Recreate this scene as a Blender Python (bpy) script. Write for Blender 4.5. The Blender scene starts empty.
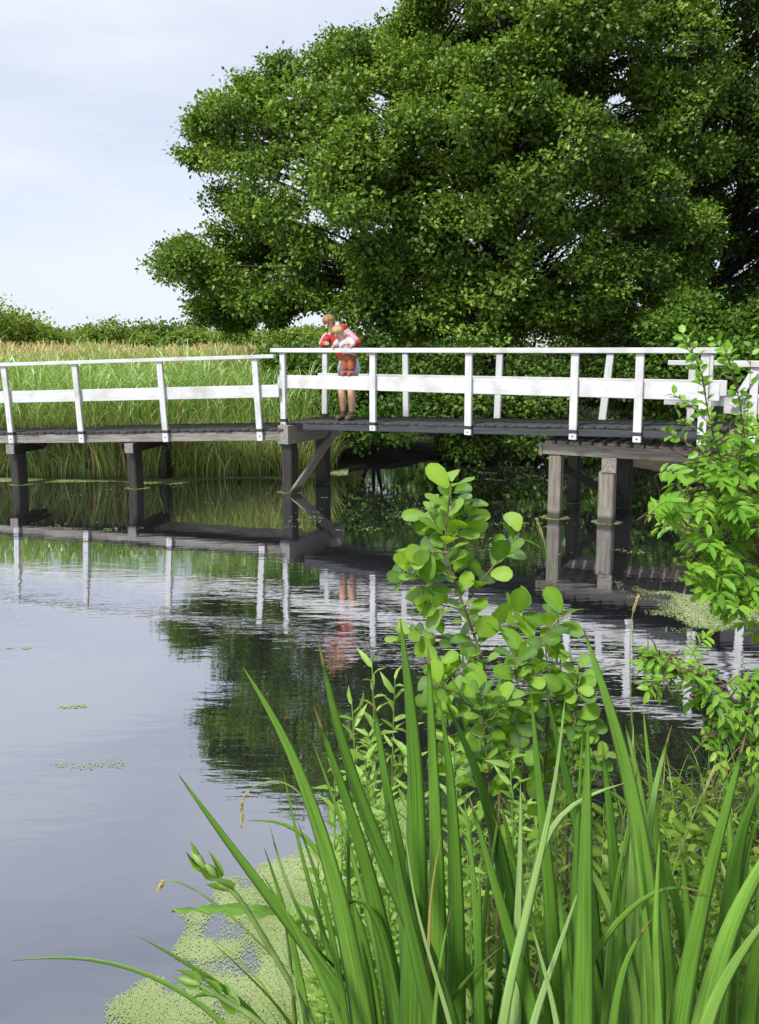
import bpy, bmesh, math, random
import numpy as np
from mathutils import Vector, Matrix

# ------------------------------------------------------------------ camera, sky, sun, exposure
S = bpy.context.scene
col = S.collection
EYE = 2.3; FPX = 770.0; PITCH = math.radians(7)
cam_d = bpy.data.cameras.new('camera'); cam = bpy.data.objects.new('camera', cam_d); col.objects.link(cam)
cam.location = (0, 0, EYE); cam.rotation_euler = (math.pi/2 - PITCH, 0, 0)
cam_d.sensor_width = 36; cam_d.lens = FPX*36/1024
PY = 350 + FPX*math.tan(PITCH)
cam_d.shift_y = (PY-512)/1024
cam_d.clip_start = 0.05; cam_d.clip_end = 3000
S.camera = cam

SUN_EL = math.radians(47); SUN_AZ = math.radians(218)     # azimuth clockwise from +Y: behind the camera and to the left
W = bpy.data.worlds.new('World'); S.world = W; W.use_nodes = True
nt = W.node_tree; nt.nodes.clear()
N = nt.nodes.new; L = nt.links.new
sky = N('ShaderNodeTexSky'); sky.sky_type = 'NISHITA'; sky.sun_disc = False
sky.sun_elevation = SUN_EL; sky.sun_rotation = SUN_AZ
bg1 = N('ShaderNodeBackground'); bg1.inputs[1].default_value = 0.12; L(sky.outputs[0], bg1.inputs[0])
tc = N('ShaderNodeTexCoord'); mp = N('ShaderNodeMapping'); mp.inputs['Scale'].default_value = (1.2, 1.2, 5.0)
mp.inputs['Rotation'].default_value = (0.15, 0.1, 0)
L(tc.outputs['Generated'], mp.inputs[0])
nz = N('ShaderNodeTexNoise'); nz.inputs['Scale'].default_value = 1.6; nz.inputs['Detail'].default_value = 6; nz.inputs['Roughness'].default_value = .55
L(mp.outputs[0], nz.inputs[0])
rp = N('ShaderNodeValToRGB'); rp.color_ramp.elements[0].position = .34; rp.color_ramp.elements[0].color = (.60, .60, .60, 1)
rp.color_ramp.elements[1].position = .66; rp.color_ramp.elements[1].color = (.97, .97, .97, 1)
L(nz.outputs[0], rp.inputs[0])
bg2 = N('ShaderNodeBackground'); bg2.inputs[0].default_value = (.85, .90, 1.0, 1); bg2.inputs[1].default_value = .74
mx = N('ShaderNodeMixShader'); L(rp.outputs[0], mx.inputs[0]); L(bg1.outputs[0], mx.inputs[1]); L(bg2.outputs[0], mx.inputs[2])
wo = N('ShaderNodeOutputWorld'); L(mx.outputs[0], wo.inputs[0])

sl = bpy.data.lights.new('sun', 'SUN'); sl.energy = 4.2; sl.angle = math.radians(10); sl.color = (1, .96, .88)
sun = bpy.data.objects.new('sun', sl); col.objects.link(sun)
sd = Vector((math.sin(SUN_AZ)*math.cos(SUN_EL), math.cos(SUN_AZ)*math.cos(SUN_EL), math.sin(SUN_EL)))
sun.rotation_euler = sd.to_track_quat('Z', 'Y').to_euler()
S.view_settings.view_transform = 'Standard'; S.view_settings.look = 'None'
S.view_settings.exposure = 0.48; S.view_settings.gamma = 1; S.view_settings.use_curve_mapping = False
S.render.engine = 'CYCLES'
S.cycles.max_bounces = 8; S.cycles.transparent_max_bounces = 4

random.seed(7); R = np.random.default_rng(11)

# ------------------------------------------------------------------ helpers
def ray(x, y):
    a = (x-379.5)/FPX; b = (PY-y)/FPX
    return np.array([a, math.cos(PITCH)+b*math.sin(PITCH), -math.sin(PITCH)+b*math.cos(PITCH)])
def onY(x, y, Y):
    d = ray(x, y); return np.array([0, 0, EYE]) + Y/d[1]*d
def onZ(x, y, z):
    d = ray(x, y); return np.array([0, 0, EYE]) + (z-EYE)/d[2]*d
def tag(o, label=None, cat=None, group=None, kind=None):
    if label: o['label'] = label
    if cat: o['category'] = cat
    if group: o['group'] = group
    if kind: o['kind'] = kind
    return o
def empty(name, loc, rz=0, **k):
    o = bpy.data.objects.new(name, None); col.objects.link(o); o.location = loc; o.rotation_euler = (0, 0, rz)
    o.empty_display_size = .2
    return tag(o, **k)
def link(name, me, parent=None, loc=(0, 0, 0)):
    """a mesh given in world coordinates (less loc); a parent here is always an Empty or mesh without scale"""
    o = bpy.data.objects.new(name, me); col.objects.link(o); o.location = loc
    if parent is not None:
        o.parent = parent
    return o
def mesh_np(name, V, F, mat, rnd=None, uv=None, smooth=False):
    """F: int array (n,k) with equal k, or a list of such arrays"""
    Fs = F if isinstance(F, list) else [F]
    Fs = [np.asarray(f, dtype=np.int32) for f in Fs if len(f)]
    V = np.asarray(V, dtype=np.float32)
    me = bpy.data.meshes.new(name)
    me.vertices.add(len(V)); me.vertices.foreach_set('co', V.ravel())
    loops = np.concatenate([f.ravel() for f in Fs])
    tot = np.concatenate([np.full(len(f), f.shape[1], dtype=np.int32) for f in Fs])
    st = np.concatenate([[0], np.cumsum(tot)[:-1]]).astype(np.int32)
    me.loops.add(len(loops)); me.loops.foreach_set('vertex_index', loops)
    me.polygons.add(len(tot)); me.polygons.foreach_set('loop_start', st)
    if smooth: me.polygons.foreach_set('use_smooth', np.ones(len(tot), dtype=bool))
    if rnd is not None:
        a = me.attributes.new('rnd', 'FLOAT', 'POINT'); a.data.foreach_set('value', np.asarray(rnd, dtype=np.float32))
    if uv is not None:
        ul = me.uv_layers.new(name='UVMap'); ul.data.foreach_set('uv', np.asarray(uv, dtype=np.float32)[loops].ravel())
    me.update(calc_edges=True); me.validate()
    me.materials.append(mat)
    return me
def norm(a):
    return a/np.maximum(np.linalg.norm(a, axis=-1, keepdims=True), 1e-9)

# ---- leaves: a template (x along, y across, z fold) stamped at many places
T_DIA = (np.array([[0, 0, 0], [.5, -.5, .12], [1, 0, -.05], [.5, .5, .12]]), np.array([[0, 1, 2], [0, 2, 3]]))
def leaf_template(ts, ws, fold=.13, curl=.16, wav=0):
    """midrib plus two edges through the stations ts with half widths ws"""
    v = []; f = []; m = len(ts)
    for i, (t_, w_) in enumerate(zip(ts, ws)):
        z0 = -curl*t_*t_+.03*t_
        for s_ in (-1, 0, 1): v.append([t_-.03*abs(s_)*(i % 2), s_*w_, z0+abs(s_)*w_*2*fold*(1-t_*.8)+(wav*math.sin(i*2.1+s_) if s_ else 0)])
    for i in range(m-1):
        for k_ in (0, 1):
            a_ = 3*i+k_; f += [[a_, a_+1, a_+4], [a_, a_+4, a_+3]]
    return np.array(v, float), np.array(f)
T_ALDER = leaf_template([0, .08, .2, .34, .5, .66, .8, .91, .975, 1], [.01, .15, .27, .38, .455, .49, .45, .34, .18, .05], .12, .18, .012)
T_BRACT = leaf_template([0, .15, .35, .55, .75, .9, 1], [.1, .4, .5, .45, .3, .14, .02], .3, .2)
T_OVAL = (np.array([[0, 0, 0], [.5, 0, -.02], [1, 0, -.12], [.25, -.42, .08], [.68, -.42, .04], [.25, .42, .08], [.68, .42, .04]]),
          np.array([[0, 3, 1], [3, 4, 1], [1, 4, 2], [0, 1, 5], [5, 1, 6], [1, 2, 6]]))
T_LANCE = (np.array([[0, 0, 0], [.4, 0, .02], [1, 0, -.2], [.15, -.4, .06], [.5, -.45, .06], [.15, .4, .06], [.5, .45, .06]]),
           np.array([[0, 3, 1], [3, 4, 1], [1, 4, 2], [0, 1, 5], [5, 1, 6], [1, 2, 6]]))
def stamp(T, C, D, Nn, Ls, Ws):
    tv, tf = T; n = len(C); k = len(tv)
    D = norm(D); B = norm(np.cross(Nn, D)); Nn = np.cross(D, B)
    Ls = np.broadcast_to(Ls, (n,)); Ws = np.broadcast_to(Ws, (n,))
    V = (C[:, None, :] + tv[None, :, 0, None]*(D*Ls[:, None])[:, None, :] + tv[None, :, 1, None]*(B*Ws[:, None])[:, None, :]
         + tv[None, :, 2, None]*(Nn*Ls[:, None])[:, None, :])
    F = (tf[None]+np.arange(n)[:, None, None]*k).reshape(-1, tf.shape[1])
    return V.reshape(-1, 3), F
def rdir(n):
    return norm(R.normal(size=(n, 3)))

class Tubes:
    def __init__(s): s.V = []; s.F = []; s.n = 0; s.r = []
    def add(s, P, rad, k=5, rnd=.5):
        P = np.asarray(P, float); m = len(P); rad = np.broadcast_to(rad, (m,))
        T = np.gradient(P, axis=0); T = norm(T)
        ref = np.array([0.31, .83, .12]) if abs(T[0] @ norm(np.array([0.31, .83, .12]))) < .9 else np.array([1., 0, 0])
        A = norm(np.cross(T, ref)); B = np.cross(T, A)
        th = np.arange(k)*2*math.pi/k
        ring = P[:, None]+rad[:, None, None]*(np.cos(th)[None, :, None]*A[:, None]+np.sin(th)[None, :, None]*B[:, None])
        s.V.append(ring.reshape(-1, 3)); i = np.arange(m-1)[:, None]*k; j = np.arange(k)[None]
        a = s.n+i+j; b = s.n+i+(j+1) % k
        s.F.append(np.stack([a, b, b+k, a+k], -1).reshape(-1, 4)); s.n += m*k
        s.r.append(np.full(m*k, rnd))
    def mesh(s, name, mat, smooth=True):
        return mesh_np(name, np.concatenate(s.V), np.concatenate(s.F), mat, rnd=np.concatenate(s.r), smooth=smooth)
def bez(a, b, c, n=7):
    t = np.linspace(0, 1, n)[:, None]; a, b, c = map(np.asarray, (a, b, c))
    return (1-t)**2*a+2*t*(1-t)*b+t*t*c
def catmull(P, n=6):
    P = np.asarray(P, float)
    Q = np.vstack([2*P[0]-P[1], P, 2*P[-1]-P[-2]]); out = []
    for i in range(1, len(Q)-2):
        for t in np.linspace(0, 1, n, endpoint=False):
            p0, p1, p2, p3 = Q[i-1:i+3]
            out.append(.5*((2*p1)+(p2-p0)*t+(2*p0-5*p1+4*p2-p3)*t*t+(3*p1-p0-3*p2+p3)*t**3))
    out.append(P[-1]); return np.array(out)

# ------------------------------------------------------------------ materials
def new_mat(name):
    m = bpy.data.materials.new(name); m.use_nodes = True; t = m.node_tree; t.nodes.clear()
    o = t.nodes.new('ShaderNodeOutputMaterial'); return m, t, o
def ramp(t, stops, inp):
    r = t.nodes.new('ShaderNodeValToRGB'); e = r.color_ramp.elements
    while len(e) < len(stops): e.new(.5)
    for k, (p, c) in enumerate(stops): e[k].position = p; e[k].color = (*c, 1)
    t.links.new(inp, r.inputs[0]); return r
def leaf_mat(name, stops, trans=.35, gloss=.12, rough=.45, veins=False):
    m, t, o = new_mat(name); n = t.nodes.new
    at = n('ShaderNodeAttribute'); at.attribute_name = 'rnd'
    r = ramp(t, stops, at.outputs['Fac']); colr = r.outputs[0]
    if veins:                                                        # fine parallel veins across a blade
        uv = n('ShaderNodeUVMap'); sx = n('ShaderNodeSeparateXYZ'); t.links.new(uv.outputs[0], sx.inputs[0])
        mpn = n('ShaderNodeCombineXYZ'); mu = n('ShaderNodeMath'); mu.operation = 'MULTIPLY'; mu.inputs[1].default_value = 14
        t.links.new(sx.outputs[0], mu.inputs[0]); t.links.new(mu.outputs[0], mpn.inputs[0])
        mv = n('ShaderNodeMath'); mv.operation = 'MULTIPLY'; mv.inputs[1].default_value = 1.2
        t.links.new(sx.outputs[1], mv.inputs[0]); t.links.new(mv.outputs[0], mpn.inputs[1])
        ns = n('ShaderNodeTexNoise'); ns.inputs['Scale'].default_value = 1; ns.inputs['Detail'].default_value = 3
        t.links.new(mpn.outputs[0], ns.inputs[0])
        hs = n('ShaderNodeHueSaturation'); mr = n('ShaderNodeMapRange'); mr.inputs[1].default_value = .25; mr.inputs[2].default_value = .75
        mr.inputs[3].default_value = .5; mr.inputs[4].default_value = 1.45
        t.links.new(ns.outputs[0], mr.inputs[0]); t.links.new(mr.outputs[0], hs.inputs['Value']); t.links.new(colr, hs.inputs['Color'])
        colr = hs.outputs[0]
    d = n('ShaderNodeBsdfDiffuse'); tr = n('ShaderNodeBsdfTranslucent'); g = n('ShaderNodeBsdfGlossy')
    g.inputs['Roughness'].default_value = rough; g.inputs['Color'].default_value = (.8, .85, .8, 1)
    hs2 = n('ShaderNodeHueSaturation'); hs2.inputs['Hue'].default_value = .485; hs2.inputs['Saturation'].default_value = 1.1; hs2.inputs['Value'].default_value = 1.5
    t.links.new(colr, d.inputs[0]); t.links.new(colr, hs2.inputs['Color']); t.links.new(hs2.outputs[0], tr.inputs[0])
    m1 = n('ShaderNodeMixShader'); m1.inputs[0].default_value = trans
    t.links.new(d.outputs[0], m1.inputs[1]); t.links.new(tr.outputs[0], m1.inputs[2])
    fr = n('ShaderNodeFresnel'); fr.inputs[0].default_value = 1.45
    mm = n('ShaderNodeMath'); mm.operation = 'MULTIPLY_ADD'; mm.inputs[1].default_value = gloss*.8; mm.inputs[2].default_value = gloss*.04
    t.links.new(fr.outputs[0], mm.inputs[0])
    m2 = n('ShaderNodeMixShader'); t.links.new(mm.outputs[0], m2.inputs[0])
    t.links.new(m1.outputs[0], m2.inputs[1]); t.links.new(g.outputs[0], m2.inputs[2]); t.links.new(m2.outputs[0], o.inputs[0])
    return m
def wood_mat(name, stops, rough=.85, scale=(1.2, 22, 22), stain=None, bump=.25, tide=False, spec=.35):
    m, t, o = new_mat(name); n = t.nodes.new
    b = n('ShaderNodeBsdfPrincipled'); b.inputs['Roughness'].default_value = rough
    b.inputs['Specular IOR Level'].default_value = spec
    tcn = n('ShaderNodeTexCoord'); mpp = n('ShaderNodeMapping'); mpp.inputs['Scale'].default_value = scale
    oi = n('ShaderNodeObjectInfo'); ad = n('ShaderNodeVectorMath'); ad.operation = 'ADD'
    sc = n('ShaderNodeVectorMath'); sc.operation = 'SCALE'; sc.inputs['Scale'].default_value = 40
    cx = n('ShaderNodeCombineXYZ'); t.links.new(oi.outputs['Random'], cx.inputs[0]); t.links.new(oi.outputs['Random'], cx.inputs[1])
    t.links.new(cx.outputs[0], sc.inputs[0]); t.links.new(tcn.outputs['Object'], mpp.inputs[0])
    t.links.new(mpp.outputs[0], ad.inputs[0]); t.links.new(sc.outputs[0], ad.inputs[1])
    ns = n('ShaderNodeTexNoise'); ns.inputs['Scale'].default_value = 1.6; ns.inputs['Detail'].default_value = 7; ns.inputs['Roughness'].default_value = .65
    t.links.new(ad.outputs[0], ns.inputs[0]); r = ramp(t, stops, ns.outputs[0]); c = r.outputs[0]
    if stain:
        n2 = n('ShaderNodeTexNoise'); n2.inputs['Scale'].default_value = 3.2; n2.inputs['Detail'].default_value = 5
        a2 = n('ShaderNodeVectorMath'); a2.operation = 'ADD'; t.links.new(tcn.outputs['Object'], a2.inputs[0]); t.links.new(sc.outputs[0], a2.inputs[1])
        t.links.new(a2.outputs[0], n2.inputs[0])
        r2 = ramp(t, [(.48, (0, 0, 0)), (.72, (1, 1, 1))], n2.outputs[0])
        mc = n('ShaderNodeMix'); mc.data_type = 'RGBA'; mc.inputs[7].default_value = (*stain, 1)
        mlt = n('ShaderNodeMath'); mlt.operation = 'MULTIPLY'; mlt.inputs[1].default_value = .5; t.links.new(r2.outputs[0], mlt.inputs[0])
        t.links.new(mlt.outputs[0], mc.inputs[0]); t.links.new(c, mc.inputs[6]); c = mc.outputs[2]
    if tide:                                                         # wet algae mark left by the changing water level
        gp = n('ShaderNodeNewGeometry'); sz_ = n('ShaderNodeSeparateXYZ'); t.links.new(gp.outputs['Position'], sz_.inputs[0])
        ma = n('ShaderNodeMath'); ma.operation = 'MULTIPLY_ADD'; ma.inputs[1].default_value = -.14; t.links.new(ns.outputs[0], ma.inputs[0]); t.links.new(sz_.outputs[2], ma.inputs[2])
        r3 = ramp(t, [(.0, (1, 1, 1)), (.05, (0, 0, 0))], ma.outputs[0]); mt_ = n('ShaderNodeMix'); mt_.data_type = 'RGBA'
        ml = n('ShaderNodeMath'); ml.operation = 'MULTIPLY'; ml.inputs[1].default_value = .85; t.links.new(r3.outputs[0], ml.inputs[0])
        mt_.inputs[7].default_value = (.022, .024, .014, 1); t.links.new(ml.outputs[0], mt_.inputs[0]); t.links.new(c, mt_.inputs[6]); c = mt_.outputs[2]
    t.links.new(c, b.inputs['Base Color'])
    bp = n('ShaderNodeBump'); bp.inputs['Strength'].default_value = bump; bp.inputs['Distance'].default_value = .01
    t.links.new(ns.outputs[0], bp.inputs['Height']); t.links.new(bp.outputs[0], b.inputs['Normal'])
    t.links.new(b.outputs[0], o.inputs[0]); return m
def plain(name, c, rough=.6, var=.15, scale=30, sss=0):
    m, t, o = new_mat(name); n = t.nodes.new
    b = n('ShaderNodeBsdfPrincipled'); b.inputs['Roughness'].default_value = rough
    tcn = n('ShaderNodeTexCoord'); ns = n('ShaderNodeTexNoise'); ns.inputs['Scale'].default_value = scale; ns.inputs['Detail'].default_value = 4
    t.links.new(tcn.outputs['Object'], ns.inputs[0])
    lo = tuple(max(0, x*(1-var)) for x in c); hi = tuple(min(1, x*(1+var)) for x in c)
    r = ramp(t, [(.3, lo), (.7, hi)], ns.outputs[0]); t.links.new(r.outputs[0], b.inputs['Base Color'])
    if sss: b.inputs['Subsurface Weight'].default_value = sss; b.inputs['Subsurface Scale'].default_value = .01
    t.links.new(b.outputs[0], o.inputs[0]); return m

M_white = wood_mat('white_paint', [(.25, (.30, .30, .30)), (.42, (.44, .45, .465)), (.8, (.49, .50, .515))], rough=.6, stain=(.19, .20, .155), bump=.08)
M_grey = wood_mat('weathered_timber', [(.25, (.07, .065, .06)), (.5, (.17, .16, .148)), (.75, (.32, .30, .28))], stain=(.08, .085, .055), bump=.45)
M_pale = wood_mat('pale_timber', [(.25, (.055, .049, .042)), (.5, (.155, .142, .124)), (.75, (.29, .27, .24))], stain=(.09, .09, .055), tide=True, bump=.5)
M_dark = wood_mat('dark_wet_shaded_timber', [(.25, (.006, .0055, .005)), (.55, (.02, .018, .016)), (.8, (.06, .055, .05))], rough=.7, tide=True, bump=.5)  # near black: wet piles, and underside shade coloured into the cap beams
M_tar = wood_mat('dark_painted_steel', [(.3, (.028, .031, .036)), (.7, (.055, .06, .068))], rough=.7, bump=.05, spec=.12)
M_deck = wood_mat('tarred_planks', [(.25, (.018, .019, .02)), (.5, (.045, .046, .048)), (.8, (.11, .106, .10))], spec=.08)
M_strap = plain('black_strap', (.015, .015, .017), .5)
M_bark = wood_mat('bark', [(.3, (.018, .015, .012)), (.6, (.05, .044, .036)), (.8, (.10, .09, .075))], scale=(6, 6, 2), bump=.6)
M_twig = plain('green_brown_stem', (.11, .10, .04), .6, .4)
M_stem = plain('green_stem', (.13, .22, .05), .55, .3)
M_redtw = plain('brown_twig', (.10, .06, .035), .6, .3)
M_crown = leaf_mat('alder_crown_leaves', [(0, (.036, .08, .008)), (.5, (.105, .195, .02)), (1, (.225, .345, .05))], trans=.28, gloss=.3, rough=.4)
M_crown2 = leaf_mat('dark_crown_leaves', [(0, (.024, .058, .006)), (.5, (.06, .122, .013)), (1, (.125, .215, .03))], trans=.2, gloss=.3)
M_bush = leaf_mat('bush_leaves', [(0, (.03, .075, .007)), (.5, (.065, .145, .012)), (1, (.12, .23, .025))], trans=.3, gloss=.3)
M_far = leaf_mat('far_tree_leaves', [(0, (.10, .17, .025)), (.5, (.18, .27, .045)), (1, (.27, .35, .08))], trans=.3, gloss=.1)
M_far2 = leaf_mat('far_tree_dark_leaves', [(0, (.06, .115, .025)), (.5, (.11, .19, .04)), (1, (.18, .27, .07))], trans=.3, gloss=.1)
M_reed = leaf_mat('reed_leaves', [(0, (.46, .37, .18)), (.18, (.20, .22, .07)), (.35, (.14, .25, .035)), (.65, (.24, .40, .07)), (1, (.38, .52, .22))], trans=.35, gloss=.2)
M_plume = leaf_mat('dry_grass_plumes', [(0, (.28, .30, .10)), (.4, (.50, .42, .19)), (1, (.70, .58, .32))], trans=.3, gloss=.05)
M_blade = leaf_mat('iris_blade', [(0, (.27, .22, .085)), (.06, (.12, .16, .03)), (.12, (.045, .125, .018)), (.42, (.13, .29, .036)), (.75, (.22, .41, .07)), (1, (.36, .51, .20))], trans=.42, gloss=.3, rough=.45, veins=True)
M_dry = leaf_mat('dry_blade', [(0, (.34, .29, .09)), (1, (.42, .36, .14))], trans=.3, gloss=.2, veins=True)
M_alder = leaf_mat('young_alder_leaf', [(0, (.06, .15, .018)), (.5, (.16, .32, .03)), (1, (.28, .46, .06))], trans=.48, gloss=.16, rough=.45)
M_rose = leaf_mat('pinnate_leaf', [(0, (.08, .20, .022)), (.5, (.16, .35, .035)), (1, (.26, .46, .06))], trans=.42, gloss=.3, rough=.4)
M_herb = leaf_mat('herb_leaf', [(0, (.10, .21, .03)), (.5, (.19, .36, .055)), (1, (.30, .46, .11))], trans=.42, gloss=.3)
M_grass = leaf_mat('bank_grass', [(0, (.36, .28, .12)), (.12, (.24, .24, .07)), (.3, (.09, .18, .02)), (1, (.24, .38, .06))], trans=.4, gloss=.2)
M_cover = leaf_mat('ground_cover_leaf', [(0, (.04, .085, .010)), (.5, (.105, .20, .022)), (1, (.23, .36, .055))], trans=.4, gloss=.2)  # darker than the herb leaf: shadow between the blades put into the colour
M_weed = leaf_mat('duckweed', [(0, (.17, .23, .07)), (.5, (.26, .33, .14)), (1, (.36, .42, .22))], trans=.05, gloss=.2)
M_skin = plain('skin', (.50, .29, .20), .55, .12, 20, .1)
M_hair = plain('blond_hair', (.22, .125, .05), .6, .45, 60)
M_hair2 = plain('light_blond_hair', (.38, .24, .11), .6, .45, 60)
M_red = plain('red_cloth', (.34, .028, .02), .85, .4, 22)
M_pink = plain('pink_white_cloth', (.44, .27, .31), .85, .5, 40)
M_denim = plain('pale_denim', (.46, .54, .64), .85, .3, 30)
M_shirt = plain('pale_shirt', (.40, .39, .43), .85, .14, 26)
M_rust = plain('rust_trousers', (.25, .075, .032), .85, .35, 26)
M_boot = plain('brown_boots', (.075, .05, .03), .7, .4, 40)
M_shoe = plain('red_shoes', (.28, .075, .045), .6, .2, 40)
M_eye = plain('dark_eye', (.02, .015, .01), .2)

# ground
def ground_mat():
    m, t, o = new_mat('bank_soil'); n = t.nodes.new
    b = n('ShaderNodeBsdfPrincipled'); b.inputs['Roughness'].default_value = .95
    g = n('ShaderNodeNewGeometry'); ns = n('ShaderNodeTexNoise'); ns.inputs['Scale'].default_value = 3; ns.inputs['Detail'].default_value = 8
    t.links.new(g.outputs['Position'], ns.inputs[0])
    r = ramp(t, [(.3, (.014, .011, .007)), (.55, (.03, .026, .012)), (.75, (.035, .045, .013))], ns.outputs[0])
    t.links.new(r.outputs[0], b.inputs['Base Color'])
    bp = n('ShaderNodeBump'); bp.inputs['Distance'].default_value = .05; t.links.new(ns.outputs[0], bp.inputs['Height']); t.links.new(bp.outputs[0], b.inputs['Normal'])
    t.links.new(b.outputs[0], o.inputs[0]); return m
def water_mat():
    m, t, o = new_mat('pond_water'); n = t.nodes.new
    g = n('ShaderNodeNewGeometry')
    def noise(scale, vec, detail=2, rough=.5, dist=0):
        mpp = n('ShaderNodeMapping'); mpp.inputs['Scale'].default_value = vec; t.links.new(g.outputs['Position'], mpp.inputs[0])
        ns = n('ShaderNodeTexNoise'); ns.inputs['Scale'].default_value = scale; ns.inputs['Detail'].default_value = detail
        ns.inputs['Roughness'].default_value = rough; ns.inputs['Distortion'].default_value = dist
        t.links.new(mpp.outputs[0], ns.inputs[0]); return ns.outputs[0]
    fine = noise(5.0, (.5, 2.3, 1), 3, .5)
    broad = noise(1.1, (1, 1.6, 1), 2, .5)
    mask = noise(.35, (.6, 1.5, 1), 2, .5, .4)                       # wind patches
    # breeze crosses the pond in front of the bridge: ripples strongest there, calm near and under the bridge
    sp = n('ShaderNodeSeparateXYZ'); t.links.new(g.outputs['Position'], sp.inputs[0])
    band = n('ShaderNodeValToRGB')
    e = band.color_ramp.elements
    while len(e) < 7: e.new(.5)
    for k, (p, v) in enumerate([(0, .06), (.18, .25), (.26, .55), (.36, .65), (.46, .7), (.54, .40), (.64, .16)]):
        e[k].position = p; e[k].color = (v, v, v, 1)
    dv = n('ShaderNodeMath'); dv.operation = 'DIVIDE'; dv.inputs[1].default_value = 16; t.links.new(sp.outputs[1], dv.inputs[0]); t.links.new(dv.outputs[0], band.inputs[0])
    mk = n('ShaderNodeMapRange'); mk.inputs[1].default_value = .38; mk.inputs[2].default_value = .62; mk.inputs[3].default_value = .12; mk.inputs[4].default_value = 1
    t.links.new(mask, mk.inputs[0])
    mul = n('ShaderNodeMath'); mul.operation = 'MULTIPLY'; t.links.new(band.outputs[0], mul.inputs[0]); t.links.new(mk.outputs[0], mul.inputs[1])
    h1 = n('ShaderNodeMath'); h1.operation = 'MULTIPLY'; t.links.new(fine, h1.inputs[0]); t.links.new(mul.outputs[0], h1.inputs[1])
    h2 = n('ShaderNodeMath'); h2.operation = 'MULTIPLY_ADD'; h2.inputs[1].default_value = .35; t.links.new(broad, h2.inputs[0]); t.links.new(h1.outputs[0], h2.inputs[2])
    bp = n('ShaderNodeBump'); bp.inputs['Strength'].default_value = 1; bp.inputs['Distance'].default_value = WAVE; t.links.new(h2.outputs[0], bp.inputs['Height'])
    lw = n('ShaderNodeLayerWeight'); lw.inputs[0].default_value = .5
    pw = n('ShaderNodeMath'); pw.operation = 'POWER'; pw.inputs[1].default_value = 1.02; t.links.new(lw.outputs['Facing'], pw.inputs[0])
    mr = n('ShaderNodeMapRange'); mr.inputs[3].default_value = .18; mr.inputs[4].default_value = .9; t.links.new(pw.outputs[0], mr.inputs[0])
    gl = n('ShaderNodeBsdfGlossy'); gl.inputs['Roughness'].default_value = .015; gl.inputs['Color'].default_value = (.95, .95, 1, 1)
    df = n('ShaderNodeBsdfDiffuse'); df.inputs[0].default_value = (.016, .017, .019, 1)
    t.links.new(bp.outputs[0], gl.inputs['Normal'])
    mxs = n('ShaderNodeMixShader'); t.links.new(mr.outputs[0], mxs.inputs[0]); t.links.new(df.outputs[0], mxs.inputs[1]); t.links.new(gl.outputs[0], mxs.inputs[2])
    t.links.new(mxs.outputs[0], o.inputs[0]); return m
WAVE = .0042

# ------------------------------------------------------------------ setting: ground and water
NEAR = np.array([(-60, -3), (-3, .3), (-1, 1.2), (-.5, 1.85), (-.22, 2.4), (0, 2.85), (.5, 3.2), (1, 3.4), (2, 3.9), (3, 5.0), (5, 7.2), (6.2, 8.6), (60, 9)], float)
FAR = np.array([(-60, 16.), (-9, 14.2), (-5, 13.9), (-1.5, 14.2), (-.4, 15.2), (1, 16.2), (4, 16.6), (6, 15.), (7, 11), (60, 9.2)], float)
def gz(X, Y):
    X = np.asarray(X, float); Y = np.asarray(Y, float)
    a = Y-np.interp(X, NEAR[:, 0], NEAR[:, 1]); b = np.interp(X, FAR[:, 0], FAR[:, 1])-Y
    sdv = np.minimum(a, b)
    nearside = a < b
    out = -sdv
    z = np.where(sdv > 0, np.maximum(-.9, .02-.45*sdv), np.where(nearside, np.minimum(.9, .02+.30*out), np.minimum(.3, .02+.22*out)))
    return z
xs = np.unique(np.concatenate([np.linspace(-900, -60, 12), np.linspace(-60, -10, 26), np.linspace(-10, 12, 150), np.linspace(12, 60, 24), np.linspace(60, 900, 12)]))
ys = np.unique(np.concatenate([np.linspace(-60, -4, 10), np.linspace(-4, 20, 170), np.linspace(20, 100, 24), np.linspace(100, 1600, 14)]))
XX, YY = np.meshgrid(xs, ys); ZZ = gz(XX, YY)
near_mask = (np.abs(XX) < 12) & (YY < 20) & (YY > -4)
ZZ = ZZ+np.where(near_mask, .05*np.sin(XX*3.1+YY*1.7)*np.sin(YY*2.9-XX), 0)*(ZZ > .06)
nx = len(xs); idx = np.arange(len(ys)*nx).reshape(len(ys), nx)
F = np.stack([idx[:-1, :-1], idx[:-1, 1:], idx[1:, 1:], idx[1:, :-1]], -1).reshape(-1, 4)
g = link('ground', mesh_np('ground', np.stack([XX, YY, ZZ], -1).reshape(-1, 3), F, ground_mat(), smooth=True)); tag(g, kind='structure')
wv = np.array([(-60, -3.5, 0), (60, -3.5, 0), (60, 18, 0), (-60, 18, 0)], float)
w = link('pond_water', mesh_np('pond_water', wv, np.array([[0, 1, 2, 3]]), water_mat())); tag(w, kind='structure')

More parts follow.
